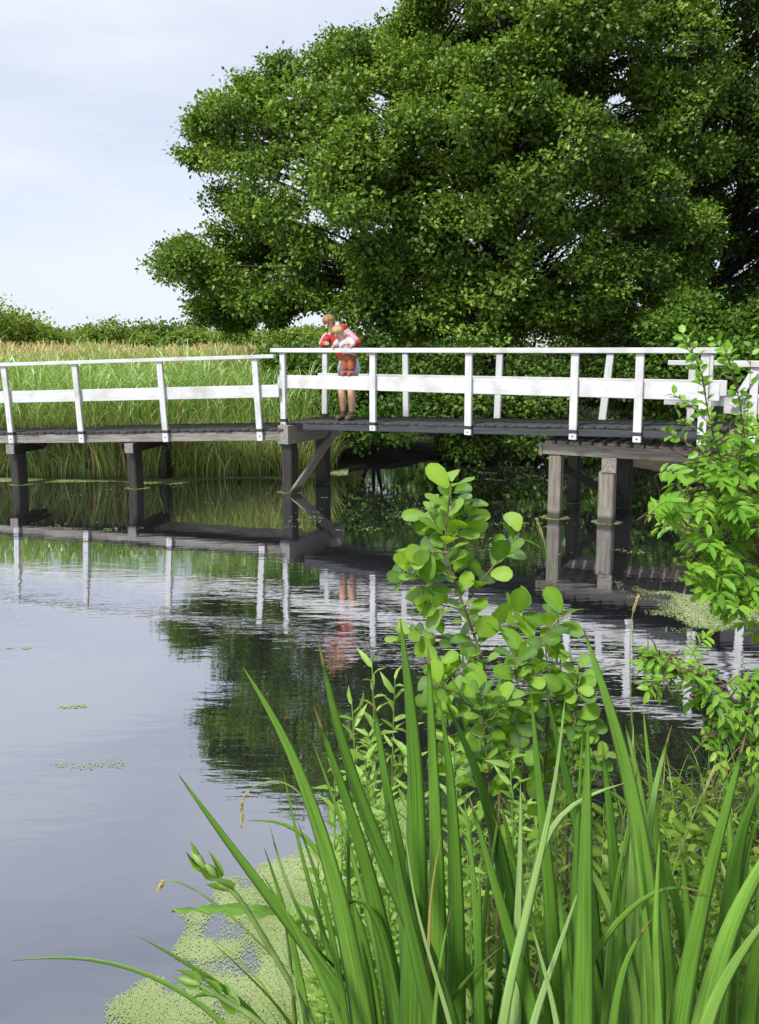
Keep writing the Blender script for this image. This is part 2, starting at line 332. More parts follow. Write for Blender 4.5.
# ------------------------------------------------------------------ bridge
UA = math.atan2(9.222-12.343, 3.929+1.521)
U = np.array([math.cos(UA), math.sin(UA), 0]); Wd = np.array([-U[1], U[0], 0]); P0 = np.array([-1.521, 12.343, 0])
def cb(t, w, z): return P0+U*t+Wd*w+np.array([0, 0, z])
def cbd(t, w, z): return cb(t, w, z+.032*t)                            # the central deck rises a little to the right
def cbf(t, w, z): return cb(t, w, z+(.0135*t if z < 1.5 else 0))
PL = np.array([-1.60, 12.22, 0]); UL = norm(np.array([-4.87, .85, 0])); WL = np.array([-UL[1], UL[0], 0])*-1
if WL[1] < 0: WL = -WL
def lb(t, w, z):                                                      # z measured from the sloping left deck
    return PL+UL*t+WL*w+np.array([0, 0, 1.055-.031*t+z])
PR = np.array([2.26, 10.43, 0]); URr = norm(np.array([.90, -.436, 0])); WR = np.array([-URr[1], URr[0], 0])
def rb(t, w, z): return PR+URr*t+WR*w+np.array([0, 0, z])

bridge = empty('footbridge', tuple(P0), label='weathered timber footbridge with white railings crossing the dark pond', cat='bridge')
def bar(name, p0, p1, wid, hgt, mat, parent=bridge, up=(0, 0, 1), bev=.006, base=None):
    """a bevelled timber from p0 to p1: length along local X, hgt along up"""
    p0 = Vector(p0); p1 = Vector(p1); x = (p1-p0); ln = x.length; x.normalize()
    u = Vector(up); y = u.cross(x)
    if y.length < 1e-4: y = Vector((0, 1, 0)).cross(x)
    y.normalize(); z = x.cross(y)
    bm = bmesh.new(); bmesh.ops.create_cube(bm, size=1)
    for v in bm.verts: v.co = Vector((v.co.x*ln, v.co.y*wid, v.co.z*hgt))
    bmesh.ops.bevel(bm, geom=bm.edges[:], offset=min(bev, .3*min(wid, hgt)), segments=1, affect='EDGES')
    me = bpy.data.meshes.new(name); bm.to_mesh(me); bm.free(); me.materials.append(mat)
    o = bpy.data.objects.new(name, me); col.objects.link(o)
    mw = Matrix((x, y, z)).transposed().to_4x4(); mw.translation = (p0+p1)/2
    if parent is not None:
        o.parent = parent; pw = world_of(parent); o.matrix_basis = pw.inverted() @ mw
    else: o.matrix_basis = mw
    return o
def world_of(o):
    m = o.matrix_basis.copy()
    return world_of(o.parent) @ m if o.parent else m
def post(f, t, w, zb, zt, lean=0, wx=.1, wy=.055, foot=True, ux=None, sz=.085):
    """white railing post; foot = the piece that runs down over the outer beam, under a black strap"""
    o = bar('rail_post', f(t, w, zb), f(t+lean, w, zt), wy, wx, M_white, up=tuple(ux))
    if foot:
        a = f(t, w, zb+sz); c = f(t, w, zb+sz+.045)
        bar('strap', a, c, wy+.02, wx+.02, M_strap, parent=o, up=tuple(ux))
        f0 = np.array(f(t, w, zb+sz*.5)); out = f(t, w-.02*(1 if w < .5 else -1), zb+sz*.5)-f0
        d = norm(out)
        bar('bolt', f0+d*(wy*.5-.004), f0+d*(wy*.5+.008), .022, .022, M_strap, parent=o)
    return o
def planks(name, f, t0, t1, w0, w1, z, th, mat, pitch=.145, gap=.012):
    V = []; Fc = []; t = t0; k = 0
    while t < t1-.02:
        e = min(t+pitch-gap, t1); j = random.uniform(-.012, .012); dz = random.uniform(-.004, .004)
        c = [f(a, b, zz) for zz in (z-th+dz, z+dz) for a, b in ((t, w0+j), (e, w0+j), (e, w1+j), (t, w1+j))]
        V += c; n = k*8
        Fc += [[n, n+3, n+2, n+1], [n+4, n+5, n+6, n+7], [n, n+1, n+5, n+4], [n+1, n+2, n+6, n+5], [n+2, n+3, n+7, n+6], [n+3, n, n+4, n+7]]
        t += pitch; k += 1
    me = mesh_np(name, np.array(V)-P0, np.array(Fc), mat); o = link(name, me, bridge); return o
DK = 1.15
# central span: sits on the ends of the two approaches
DT = 1.162
planks('deck', cbd, .0, 6.5, .0, 1.12, DT, .035, M_deck, .15)
for w_ in (.03, 1.08): bar('side_beam', cbd(.35, w_, DT-.085), cbd(6.45, w_, DT-.085), .07, .095, M_tar)
for t_ in (.34, 6.4): bar('cross_beam', cbd(t_, .09, DT-.08), cbd(t_, 1.04, DT-.08), .07, .08, M_tar)
def railing(f, posts, t0, t1, w, side, ztop, b0, b1, bt0, bt1, zb, ux, foot=True, leans=None):
    for i, t in enumerate(posts):
        post(f, t, w, zb, ztop-.038, (leans[i] if leans else 0), foot=foot, ux=ux)
    bar('handrail', f(t0, w-.005*side, ztop), f(t1, w-.005*side, ztop), .13, .07, M_white)
    bw = w+side*.048                                                  # the board is nailed on the inner face
    bar('rail_board', f(bt0, bw, (b0+b1)/2), f(bt1, bw, (b0+b1)/2), .036, b1-b0, M_white)
railing(cbf, [.0, 1.66, 3.2, 4.68, 5.49, 6.24], -.2, 6.43, -.032, 1, DK+1.145, DK+.545, DK+.755, -.14, 6.41, DK-.075, U)
railing(cbf, [.0, 1.6, 3.17, 4.75, 6.15], -.05, 6.4, 1.15, -1, DK+1.14, DK+.545, DK+.755, -.1, 6.38, DK-.075, U, leans=[.02, -.02, .03, .10, .0])
# left approach, sloping down to the far left bank; one railing on the near side
planks('deck', lb, -.1, 11.0, .0, 1.15, 0, .04, M_deck, .15)
bar('side_beam', lb(-.1, .05, -.115), lb(11, .05, -.115), .07, .15, M_grey)
bar('side_beam', lb(-.1, 1.08, -.115), lb(11, 1.08, -.115), .07, .15, M_grey)
lt = [.31, 1.92, 3.42, 4.72, 6.25, 7.8, 9.4]
for i, t in enumerate(lt):
    post(lb, t, -.02, -.19, 1.115, .07, ux=UL, wx=.095, sz=.15)
bar('handrail', lb(.05, -.02, 1.15), lb(10, -.02, 1.15), .13, .06, M_white)
bar('rail_board', lb(.0, .028, .60), lb(10, .028, .60), .036, .2, M_white)
# right approach: lower, paler planking
planks('deck', rb, .0, 5.2, -.015, 1.45, 1.085, .04, M_pale, .165, .035)
bar('side_beam', rb(-.03, .035, .967), rb(5.2, .035, .967), .1, .155, M_pale)
bar('side_beam', rb(-.03, 1.39, .967), rb(5.2, 1.39, .967), .1, .155, M_grey)
bar('beam_end', rb(-.055, -.03, .965), rb(-.055, .34, .965), .05, .19, M_pale)
railing(rb, [1.73, 3.1, 4.5], 1.4, 5.2, 1.42, -1, 2.12, 1.52, 1.70, 1.37, 5.2, 1.05, URr, foot=False)
railing(rb, [2.52, 3.5, 4.7], 2.25, 5.2, -.03, 1, 2.13, 1.52, 1.72, 2.2, 5.2, .88, URr, foot=False, leans=[.0, .0, 0])
bar('rail_brace', rb(2.3, -.085, 1.62), rb(2.52, -.085, 2.05), .035, .09, M_white)
bar('toe_board', rb(2.3, -.03, 1.22), rb(2.9, -.03, 1.22), .03, .28, M_tar)
# piers
def pile(p, zt, wid, mat, lean=(0, 0), zb=-.85):
    p = np.asarray(p, float); top = np.array([p[0]+lean[0], p[1]+lean[1], zt]); bot = np.array([p[0], p[1], zb])
    return bar('pile', bot, top, wid, wid, mat, up=tuple(U), bev=.018)
# pier under the left end of the central span
bar('cap_beam', cb(.05, -.13, .955), cb(.05, 1.5, .955), .2, .30, M_grey)
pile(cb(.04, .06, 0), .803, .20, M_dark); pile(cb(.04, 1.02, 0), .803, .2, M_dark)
bar('brace', cb(.175, -.10, -.03), cb(.18, 1.42, 1.07), .05, .16, M_pale, up=tuple(np.cross(U, norm(Wd+np.array([0, 0, .8])))))
# left piers
for t, wds in ((2.52, .19), (4.68, .2), (7.0, .2), (9.2, .2)):
    zc = 1.055-.031*t-.275
    bar('cap_beam', lb(t, -.12, -.275), lb(t, 1.62, -.275), .16, .165, M_dark)  # under-deck shade is in the dark colour; only the end face is grey
    bar('beam_end', lb(t, -.15, -.275), lb(t, -.124, -.275), .15, .16, M_grey)
    a = lb(t, .1, 0); b = lb(t, 1.15, 0)
    pile(a, zc-.08, wds, M_dark, (-.03, 0)); pile(b, zc-.08, wds, M_dark, (.02, 0))
# right piers
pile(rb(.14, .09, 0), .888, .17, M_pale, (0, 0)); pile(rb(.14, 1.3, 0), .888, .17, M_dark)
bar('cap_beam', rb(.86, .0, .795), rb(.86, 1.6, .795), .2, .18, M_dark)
bar('beam_end', rb(.86, -.035, .79), rb(.86, -.004, .79), .19, .2, M_pale)
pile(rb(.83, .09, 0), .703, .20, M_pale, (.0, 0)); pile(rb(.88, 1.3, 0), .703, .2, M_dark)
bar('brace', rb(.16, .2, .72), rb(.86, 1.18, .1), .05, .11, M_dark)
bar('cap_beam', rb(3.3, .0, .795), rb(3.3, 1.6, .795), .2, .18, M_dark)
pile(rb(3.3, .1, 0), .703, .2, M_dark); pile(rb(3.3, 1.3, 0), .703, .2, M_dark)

# ------------------------------------------------------------------ people
def skin(name, nodes, edges, mat, parent, sub=2, root=0):
    """one continuous surface grown round a skeleton: nodes {key: (x, y, z, r)}"""
    keys = list(nodes); me = bpy.data.meshes.new(name)
    me.from_pydata([nodes[k][:3] for k in keys], [(keys.index(a), keys.index(b)) for a, b in edges], [])
    o = bpy.data.objects.new(name, me); col.objects.link(o)
    md = o.modifiers.new('skin', 'SKIN'); md.use_smooth_shade = True
    for i, k in enumerate(keys):
        r = nodes[k][3]; me.skin_vertices[0].data[i].radius = (r if not isinstance(r, tuple) else r[0], r if not isinstance(r, tuple) else r[1])
        me.skin_vertices[0].data[i].use_root = (i == root)
    sb = o.modifiers.new('sub', 'SUBSURF'); sb.levels = sub; sb.render_levels = sub
    dg = bpy.context.evaluated_depsgraph_get(); ev = o.evaluated_get(dg)
    m2 = bpy.data.meshes.new_from_object(ev); o.modifiers.clear(); o.data = m2; m2.name = name
    m2.materials.clear(); m2.materials.append(mat)
    for p in m2.polygons: p.use_smooth = True
    o.parent = parent
    return o
def chain(*ks): return list(zip(ks[:-1], ks[1:]))
def blob(name, c, r, mat, parent, seg=16, warp=None):
    bm = bmesh.new(); bmesh.ops.create_uvsphere(bm, u_segments=seg, v_segments=seg//2+2, radius=1)
    for v in bm.verts:
        q = Vector((v.co.x*r[0], v.co.y*r[1], v.co.z*r[2]))
        if warp: q = warp(q)
        v.co = q+Vector(c)
    for f in bm.faces: f.smooth = True
    me = bpy.data.meshes.new(name); bm.to_mesh(me); bm.free(); me.materials.append(mat)
    o = bpy.data.objects.new(name, me); col.objects.link(o); o.parent = parent; return o
def hand(nodes, edges, pre, wrist, palm_dir, down, side, k):
    """palm and five bent fingers from a wrist key; k scales (1 = adult)"""
    w0 = np.array(nodes[wrist][:3]); pd = norm(np.array(palm_dir, float)); dn = norm(np.array(down, float)); sdv = norm(np.array(side, float))
    palm = w0+pd*.055*k; nodes[pre+'palm'] = (*palm, .024*k); edges.append((wrist, pre+'palm'))
    for i, (o, ln) in enumerate(((-.030, .062), (-.010, .074), (.010, .070), (.029, .054))):
        a = palm+sdv*o*k+pd*.030*k; b = a+pd*ln*.55*k+dn*.012*k; c = b+pd*ln*.2*k+dn*ln*.5*k
        for nm, q, r in (('a', a, .0095), ('b', b, .0088), ('c', c, .0075)): nodes[f'{pre}f{i}{nm}'] = (*q, r*k)
        edges += chain(pre+'palm', f'{pre}f{i}a', f'{pre}f{i}b', f'{pre}f{i}c')
    a = w0+pd*.03*k-sdv*.032*k; b = a+pd*.03*k-sdv*.02*k+dn*.015*k
    nodes[pre+'ta'] = (*a, .011*k); nodes[pre+'tb'] = (*b, .009*k); edges += chain(wrist, pre+'ta', pre+'tb')

TA = .95; ap = cb(TA, .37, DT+.02)
adult = empty('person', tuple(ap), UA, label='adult in red and pink jacket and denim shorts leaning over the white railing', cat='person')
# local axes: x along the bridge (right in view), -y towards the rail, z up from the deck
n = {'pel': (0, .07, .92, .10), 'waist': (-.02, .0, 1.08, .085), 'chest': (-.05, -.12, 1.27, .10), 'neckb': (-.07, -.2, 1.41, .06),
     'neck': (-.085, -.26, 1.465, .052), 'jaw': (-.10, -.325, 1.51, .068), 'skull': (-.105, -.345, 1.565, .094), 'crown': (-.10, -.33, 1.60, .07),
     'lhip': (-.095, .06, .86, .10), 'lknee': (-.10, .0, .49, .066), 'lcalf': (-.10, .03, .34, .066), 'lank': (-.10, .04, .10, .042), 'lheel': (-.10, .03, .045, .04), 'ltoe': (-.12, -.13, .035, .035),
     'rhip': (.095, .06, .86, .10), 'rknee': (.085, -.01, .49, .066), 'rcalf': (.08, .02, .34, .066), 'rank': (.06, .03, .10, .042), 'rheel': (.06, .02, .045, .04), 'rtoe': (.075, -.14, .035, .035),
     'lsh': (-.22, -.15, 1.37, .055), 'lel': (-.31, -.20, 1.18, .042), 'lwr': (-.17, -.345, 1.225, .03),
     'rsh': (.12, -.16, 1.39, .055), 'rel': (.32, -.16, 1.21, .042), 'rwr': (.29, -.35, 1.215, .03)}
e = chain('pel', 'waist', 'chest', 'neckb', 'neck', 'jaw', 'skull', 'crown') + chain('pel', 'lhip', 'lknee', 'lcalf', 'lank', 'lheel', 'ltoe') \
    + chain('pel', 'rhip', 'rknee', 'rcalf', 'rank', 'rheel', 'rtoe') + chain('chest', 'lsh', 'lel', 'lwr') + chain('chest', 'rsh', 'rel', 'rwr')
hand(n, e, 'l', 'lwr', (.55, -.5, .05), (0, -.2, -1), (.3, .8, 0), 1.0)
hand(n, e, 'r', 'rwr', (-.75, -.35, -.05), (-.2, -.3, -1), (-.3, .8, 0), 1.0)
skin('body', n, e, M_skin, adult)
def head(parent, c, face, k, hmat):
    """hair cap, ears and face on a skull at c that looks along face; k = skull radius"""
    f = Vector(face).normalized(); side = f.cross(Vector((0, 0, 1))).normalized(); upv = side.cross(f); c = Vector(c)
    def at(a, b, d): return c+side*a*k+upv*b*k+f*d*k
    bm = bmesh.new(); bmesh.ops.create_icosphere(bm, subdivisions=4, radius=1)
    rr = random.Random(5)
    for v in bm.verts:
        q = v.co.copy(); fd = q.dot(f); ud = q.dot(upv)
        tuft = .05*math.sin(q.x*13+q.z*9)+.04*math.sin(q.y*21-q.z*17)+rr.uniform(-.02, .02)
        ln = 1.10+tuft
        if fd > .42 and ud < .42+.1*math.sin(q.dot(side)*9): ln = .80          # the face stays bare
        if ud < -.62: ln = .75
        v.co = c+q*ln*k
    for fc in bm.faces: fc.smooth = True
    me = bpy.data.meshes.new('hair'); bm.to_mesh(me); bm.free(); me.materials.append(hmat)
    o = bpy.data.objects.new('hair', me); col.objects.link(o); o.parent = parent
    blob('nose', at(0, -.18, 1.0), (.16*k, .2*k, .19*k), M_skin, parent, 8)
    blob('mouth', at(0, -.55, .88), (.27*k, .1*k, .08*k), M_shoe, parent, 8)
    for s_ in (-1, 1):
        blob('eye', at(s_*.36, .06, .88), (.12*k, .1*k, .09*k), M_eye, parent, 8)
        blob('ear', at(s_*1.0, -.12, -.05), (.16*k, .28*k, .34*k), M_skin, parent, 8)
head(adult, (-.105, -.345, 1.562), (.12, -.80, -.55), .092, M_hair)
j = {'hem': (0, .045, .97, .165), 'waist': (-.02, .0, 1.08, .155), 'chest': (-.05, -.12, 1.27, .172), 'yoke': (-.06, -.17, 1.37, .125), 'coll': (-.08, -.22, 1.43, .078)}
jk = skin('jacket', j, chain('hem', 'waist', 'chest', 'yoke', 'coll'), M_red, adult)
skin('hood', {'a': (-.09, -.10, 1.44, .07), 'b': (-.02, -.07, 1.47, .08), 'c': (.05, -.10, 1.44, .06)}, chain('a', 'b', 'c'), M_red, jk)
for kk, a, b, c in (('l', (-.19, -.15, 1.36, .095), (-.313, -.20, 1.18, .068), (-.19, -.33, 1.224, .048)), ('r', (.09, -.16, 1.38, .098), (.325, -.16, 1.21, .07), (.30, -.33, 1.216, .048))):
    mid = tuple((np.array(a)+np.array(b))/2)
    slv = skin('sleeve', {'a': a, 'm': mid, 'b': b, 'c': c}, chain('a', 'm', 'b', 'c'), M_red, adult)
    if kk == 'l': skin('sleeve_stripe', {'a': (-.255, -.17, 1.39, .035), 'm': (-.325, -.205, 1.29, .032), 'b': (-.37, -.215, 1.19, .028)}, chain('a', 'm', 'b'), M_pink, slv)
    else: skin('sleeve_stripe', {'a': (.10, -.20, 1.425, .06), 'm': (.215, -.205, 1.325, .062), 'b': (.33, -.20, 1.235, .05)}, chain('a', 'm', 'b'), M_pink, slv)
sh = {'wa': (0, .055, 1.02, .145), 'pel': (0, .07, .94, .165), 'crotch': (0, .065, .86, .13), 'lh': (-.10, .06, .84, .13), 'lt': (-.108, .035, .71, .125), 'rh': (.10, .06, .84, .13), 'rt': (.10, .035, .71, .125)}
skin('shorts', sh, chain('wa', 'pel', 'crotch') + chain('crotch', 'lh', 'lt') + chain('crotch', 'rh', 'rt'), M_denim, adult)
for x0, x1, yy in ((-.10, -.12, .04), (.06, .075, .03)):
    bt = skin('boot', {'top': (x0, yy, .185, .058), 'ank': (x0, yy, .10, .058), 'heel': (x0, yy-.005, .055, .058), 'mid': ((x0+x1)/2, yy-.09, .055, .056), 'toe': (x1, yy-.18, .048, .05)},
              chain('top', 'ank', 'heel', 'mid', 'toe'), M_boot, adult)
    skin('sock', {'a': (x0, yy, .17, .05), 'b': (x0, yy, .215, .052)}, chain('a', 'b'), M_grey, bt)

# toddler stands on the edge of the rail board, held from behind
cp = cb(TA+.205, .068, DK+.757)
kid = empty('person', tuple(cp), UA, label='blond toddler in pale top and rust trousers standing on the railing board', cat='person')
n = {'pel': (.0, .05, .325, .07), 'belly': (-.015, .02, .42, .065), 'chest': (-.04, -.02, .51, .065), 'neckb': (-.06, -.055, .585, .04), 'neck': (-.07, -.075, .61, .038),
     'jaw': (-.085, -.12, .63, .058), 'skull': (-.09, -.135, .675, .084), 'crown': (-.09, -.12, .71, .06),
     'lhip': (-.06, .05, .29, .06), 'lknee': (-.055, .0, .165, .045), 'lank': (-.055, .015, .05, .034), 'ltoe': (-.06, -.085, .022, .026),
     'rhip': (.06, .05, .29, .06), 'rknee': (.06, .0, .165, .045), 'rank': (.06, .015, .05, .034), 'rtoe': (.065, -.085, .022, .026),
     'lsh': (-.12, -.03, .55, .038), 'lel': (-.175, -.07, .47, .03), 'lwr': (-.15, -.135, .455, .021),
     'rsh': (.04, -.02, .555, .038), 'rel': (.13, -.05, .50, .03), 'rwr': (.175, -.125, .457, .021)}
e = chain('pel', 'belly', 'chest', 'neckb', 'neck', 'jaw', 'skull', 'crown') + chain('pel', 'lhip', 'lknee', 'lank', 'ltoe') + chain('pel', 'rhip', 'rknee', 'rank', 'rtoe') \
    + chain('chest', 'lsh', 'lel', 'lwr') + chain('chest', 'rsh', 'rel', 'rwr')
hand(n, e, 'l', 'lwr', (.1, -1, -.02), (0, -.15, -1), (1, 0, 0), .55)
hand(n, e, 'r', 'rwr', (-.1, -1, -.02), (0, -.15, -1), (1, 0, 0), .55)
skin('body', n, e, M_skin, kid)
head(kid, (-.09, -.135, .672), (.02, -.78, -.6), .083, M_hair2)
sk = {'hem': (.0, .045, .35, .118), 'belly': (-.015, .02, .42, .122), 'chest': (-.04, -.02, .51, .122), 'neckb': (-.056, -.045, .57, .07)}
st_ = skin('shirt', sk, chain('hem', 'belly', 'chest', 'neckb'), M_shirt, kid)
for a, b, c in (((-.09, -.03, .55, .066), (-.176, -.07, .475, .052), (-.158, -.115, .46, .036)), ((.01, -.02, .555, .066), (.131, -.05, .5, .052), (.168, -.105, .464, .036))):
    skin('sleeve', {'a': a, 'b': b, 'c': c}, chain('a', 'b', 'c'), M_shirt, st_)
tr = {'top': (.0, .05, .385, .125), 'cr': (0, .05, .30, .105), 'lh': (-.06, .05, .28, .09), 'lk': (-.056, .005, .165, .076), 'la': (-.055, .012, .06, .062), 'rh': (.06, .05, .28, .09), 'rk': (.06, .005, .165, .076), 'ra': (.06, .012, .06, .062)}
skin('trousers', tr, chain('top', 'cr') + chain('cr', 'lh', 'lk', 'la') + chain('cr', 'rh', 'rk', 'ra'), M_rust, kid)
for x0 in (-.055, .06):
    skin('shoe', {'h': (x0, .02, .034, .04), 'm': (x0, -.04, .032, .04), 't': (x0, -.10, .03, .036)}, chain('h', 'm', 't'), M_shoe, kid)

# ------------------------------------------------------------------ trees
def inside(px, py, poly):
    x0 = poly[:, 0]; y0 = poly[:, 1]; x1 = np.roll(x0, -1); y1 = np.roll(y0, -1)
    c = np.zeros(len(px), bool)
    for a, b, d, e2 in zip(x0, y0, x1, y1):
        m = ((b > py) != (e2 > py)) & (px < (d-a)*(py-b)/((e2-b) if e2 != b else 1e-9)+a); c ^= m
    return c
def edge_dist(px, py, poly):
    P = np.stack([px, py], -1)[:, None]; A = poly[None]; B = np.roll(poly, -1, 0)[None]
    t = np.clip(((P-A)*(B-A)).sum(-1)/np.maximum(((B-A)**2).sum(-1), 1e-9), 0, 1)
    return np.linalg.norm(P-(A+t[..., None]*(B-A)), axis=-1).min(1)
def sprays(C, Rad, per, leaves, sr, llen, up=.35, T=T_DIA, ratio=.72, size_var=.42):
    """leaf sprays on the shells of the lobes C (radius Rad): returns leaf arrays and spray centres"""
    n = len(C); idx = np.repeat(np.arange(n), per)
    d = rdir(len(idx)); d[:, 2] += up; d[:, 1] -= .25; d = norm(d); an = np.stack([R.uniform(.8, 1.35, n), R.uniform(.8, 1.35, n), R.uniform(.55, 1.05, n)], -1)
    sc = C[idx]+d*an[idx]*(Rad[idx]*R.uniform(.5, 1.0, len(idx))*np.where(R.uniform(0, 1, len(idx)) < .12, 1.28, 1))[:, None]*np.array([1, 1, .95])
    k = np.repeat(np.arange(len(sc)), leaves); m = len(k)
    off = R.normal(size=(m, 3))*np.array([sr, sr, sr*.62])
    tilt = d[k]*np.array([1, 1, .3])
    off[:, 2] += .3*(off[:, 0]*tilt[:, 0]+off[:, 1]*tilt[:, 1])
    c = sc[k]+off
    on = norm(off)
    D = norm(on*.8+rdir(m)*.7)
    Nn = norm(np.array([0, 0, .7])+rdir(m)*.55+d[k]*.35+on*.75)
    Ls = llen*R.uniform(1-size_var, 1+size_var, m)
    rv = np.clip((R.uniform(.1, .9, n)[idx]*.4+R.uniform(.1, .9, len(sc))*.6)[k]+R.normal(0, .17, m), 0, 1)
    V, Fa = stamp(T, c, D, Nn, Ls, Ls*ratio)
    return V, Fa, np.repeat(rv, len(T[0])), sc, idx
def lobes_from_outline(poly, Yc, depth, n, rpx, min_sep=.75, back=1.0):
    """lobe centres filling the crown whose silhouette at distance Yc is the given outline"""
    poly = np.array(poly, float); lo = poly.min(0); hi = poly.max(0); out = []
    tries = 0
    while len(out) < n and tries < n*400:
        tries += 1
        x = R.uniform(lo[0], hi[0]); y = R.uniform(lo[1], hi[1])
        if not inside(np.array([x]), np.array([y]), poly)[0]: continue
        ed = edge_dist(np.array([x]), np.array([y]), poly)[0]
        r = R.uniform(*rpx)
        if ed < r*1.05:
            r = max(rpx[0]*.5, ed*.92)
            if ed < r*.95: continue
        hd = depth*min(1, math.sqrt(ed/140+.04))
        Y = Yc+R.choice([-1, -1, -1, 1, 0])*hd*R.uniform(.75, 1)*(1)
        if Y > Yc: Y = Yc+(Y-Yc)*back
        p = onY(x, y, Y); rr = r/FPX*Y
        if any(np.linalg.norm(p-q) < min_sep*(rr+s)/2*1.0 for q, s in out): continue
        out.append((p, rr))
    return np.array([q for q, _ in out]), np.array([s for _, s in out])
def build_tree(name, base, C, Rad, per, leaves, sr, llen, mat, label, group=None, forks=1, trad=.3, up=.35, T=T_DIA, cat='tree', twigs=True, fork_h=2.0, bark=M_bark):
    base = np.asarray(base, float)
    V, Fa, rv, sc, idx = sprays(C, Rad, per, leaves, sr, llen, up, T)
    t = empty(name, tuple(base), label=label, cat=cat, group=group)
    link('crown', mesh_np('crown', V-base, Fa, mat, rnd=rv), t)
    tb = Tubes(); stems = []
    cen = C.mean(0)
    for i in range(forks):
        a = 2*math.pi*i/forks+.7; o = np.array([math.cos(a), math.sin(a), 0])*(trad*1.6 if forks > 1 else 0)
        top = np.array([base[0]+.45*(cen[0]-base[0])+o[0]*4, base[1]+.4*(cen[1]-base[1])+o[1]*4, base[2]+.6*(C[:, 2].max()-base[2])])
        mid = (base+o+top)/2+np.array([o[0]*1.5, o[1]*1.5, 0])
        P = bez(base+o-np.array([0, 0, .15]), mid, top, 12); rr = trad*np.linspace(1, .12, 12)**.8; rr[0] *= 1.35
        tb.add(P, rr, 9); stems.append((P, rr))
    for c, r in zip(C, Rad):
        best = None
        for P, rr in stems:
            dz = c[2]-P[:, 2]; hd = np.linalg.norm(c[:2]-P[:, :2], axis=1)
            cost = np.abs(dz-.55*hd)+.3*np.arange(len(P))*0
            k = int(np.argmin(cost+(P[:, 2] < base[2]+fork_h)*3)); 
            if best is None or cost[k] < best[0]: best = (cost[k], P[k], rr[k])
        s = best[1]; ln = np.linalg.norm(c-s)
        ctrl = (s+c)/2+np.array([R.normal(0, .1), R.normal(0, .1), .18])*ln
        r0 = min(best[2]*.5, .009*ln+.012)
        tb.add(bez(s, ctrl, c, 9), np.linspace(r0, max(.012, r0*.25), 9), 6)
    if twigs:
        cc = C[idx]
        for s_, c_ in zip(sc, cc):
            tb.add(np.array([c_, (s_+c_)/2+np.array([0, 0, .06]), s_]), [.016, .011, .005], 3)
    me = tb.mesh('trunk', bark); 
    co = np.empty(len(me.vertices)*3, np.float32); me.vertices.foreach_get('co', co)
    me.vertices.foreach_set('co', (co.reshape(-1, 3)-base).ravel().astype(np.float32)); me.update()
    link('trunk', me, t)
    return t
# the big alder beside the bridge
out_main = [(420, -230), (405, -60), (398, 25), (345, 45), (300, 62), (250, 85), (205, 100), (186, 130), (190, 160), (215, 180), (226, 208), (180, 228), (150, 262), (165, 288), (196, 296), (188, 330),
            (235, 338), (300, 318), (380, 345), (640, 345), (700, 300), (725, 200), (735, -60), (660, -230)]
C1, R1 = lobes_from_outline(out_main, 18.8, 4.6, 290, (18, 36), .80)
ex = [(183, 254, 15, 0), (172, 270, 14, -.6), (205, 262, 18, .3), (228, 240, 19, -.5), (222, 298, 20, .4), (252, 288, 22, -.8), (205, 312, 17, -.2), (238, 322, 18, .6), (228, 205, 19, .8), (256, 224, 22, -1), (278, 306, 22, -1.2),
      (305, 296, 24, -.5), (352, 52, 20, -.3), (318, 68, 20, .5), (284, 80, 20, -.6), (252, 98, 20, .2), (222, 114, 19, -.4), (204, 136, 15, .3), (200, 158, 14, -.2), (400, 40, 22, .4), (418, 5, 20, -.5), (235, 160, 22, .7), (238, 265, 18, 1.2), (270, 255, 22, 1.0),
      (400, 185, 26, -2.6), (430, 170, 26, -3), (462, 190, 26, -2.8), (490, 170, 26, -2.6), (425, 210, 26, -2.8), (455, 222, 28, -3), (330, 300, 24, -1.6), (360, 312, 26, -2), (390, 300, 26, -2.2), (430, 310, 28, -2.4), (470, 320, 28, -2.4), (510, 290, 28, -2.6), (540, 310, 26, -2.2), (390, 90, 24, -1.5), (605, 75, 26, -2), (580, 90, 24, -2)]
C1 = np.vstack([C1]+[onY(x, y, 18.4+dy) for x, y, r_, dy in ex]); R1 = np.concatenate([R1, [r_/FPX*18.4 for x, y, r_, dy in ex]])
build_tree('alder_tree', (2.4, 18.8, .25), C1, R1, 15, 105, .14, .088, M_crown, 'broad light green tree with crown reaching left over the reeds beyond the bridge', forks=3, trad=.22)
# the darker tree on the right
out_right = [(610, -240), (650, 30), (610, 190), (615, 300), (700, 345), (1060, 345), (1060, -240)]
C2, R2 = lobes_from_outline(out_right, 22.0, 4.6, 230, (22, 42), .72)
build_tree('alder_tree', (8.6, 22.5, .28), C2, R2, 15, 90, .17, .095, M_crown2, 'dark green tree filling the right side behind the bridge', forks=2, trad=.24)
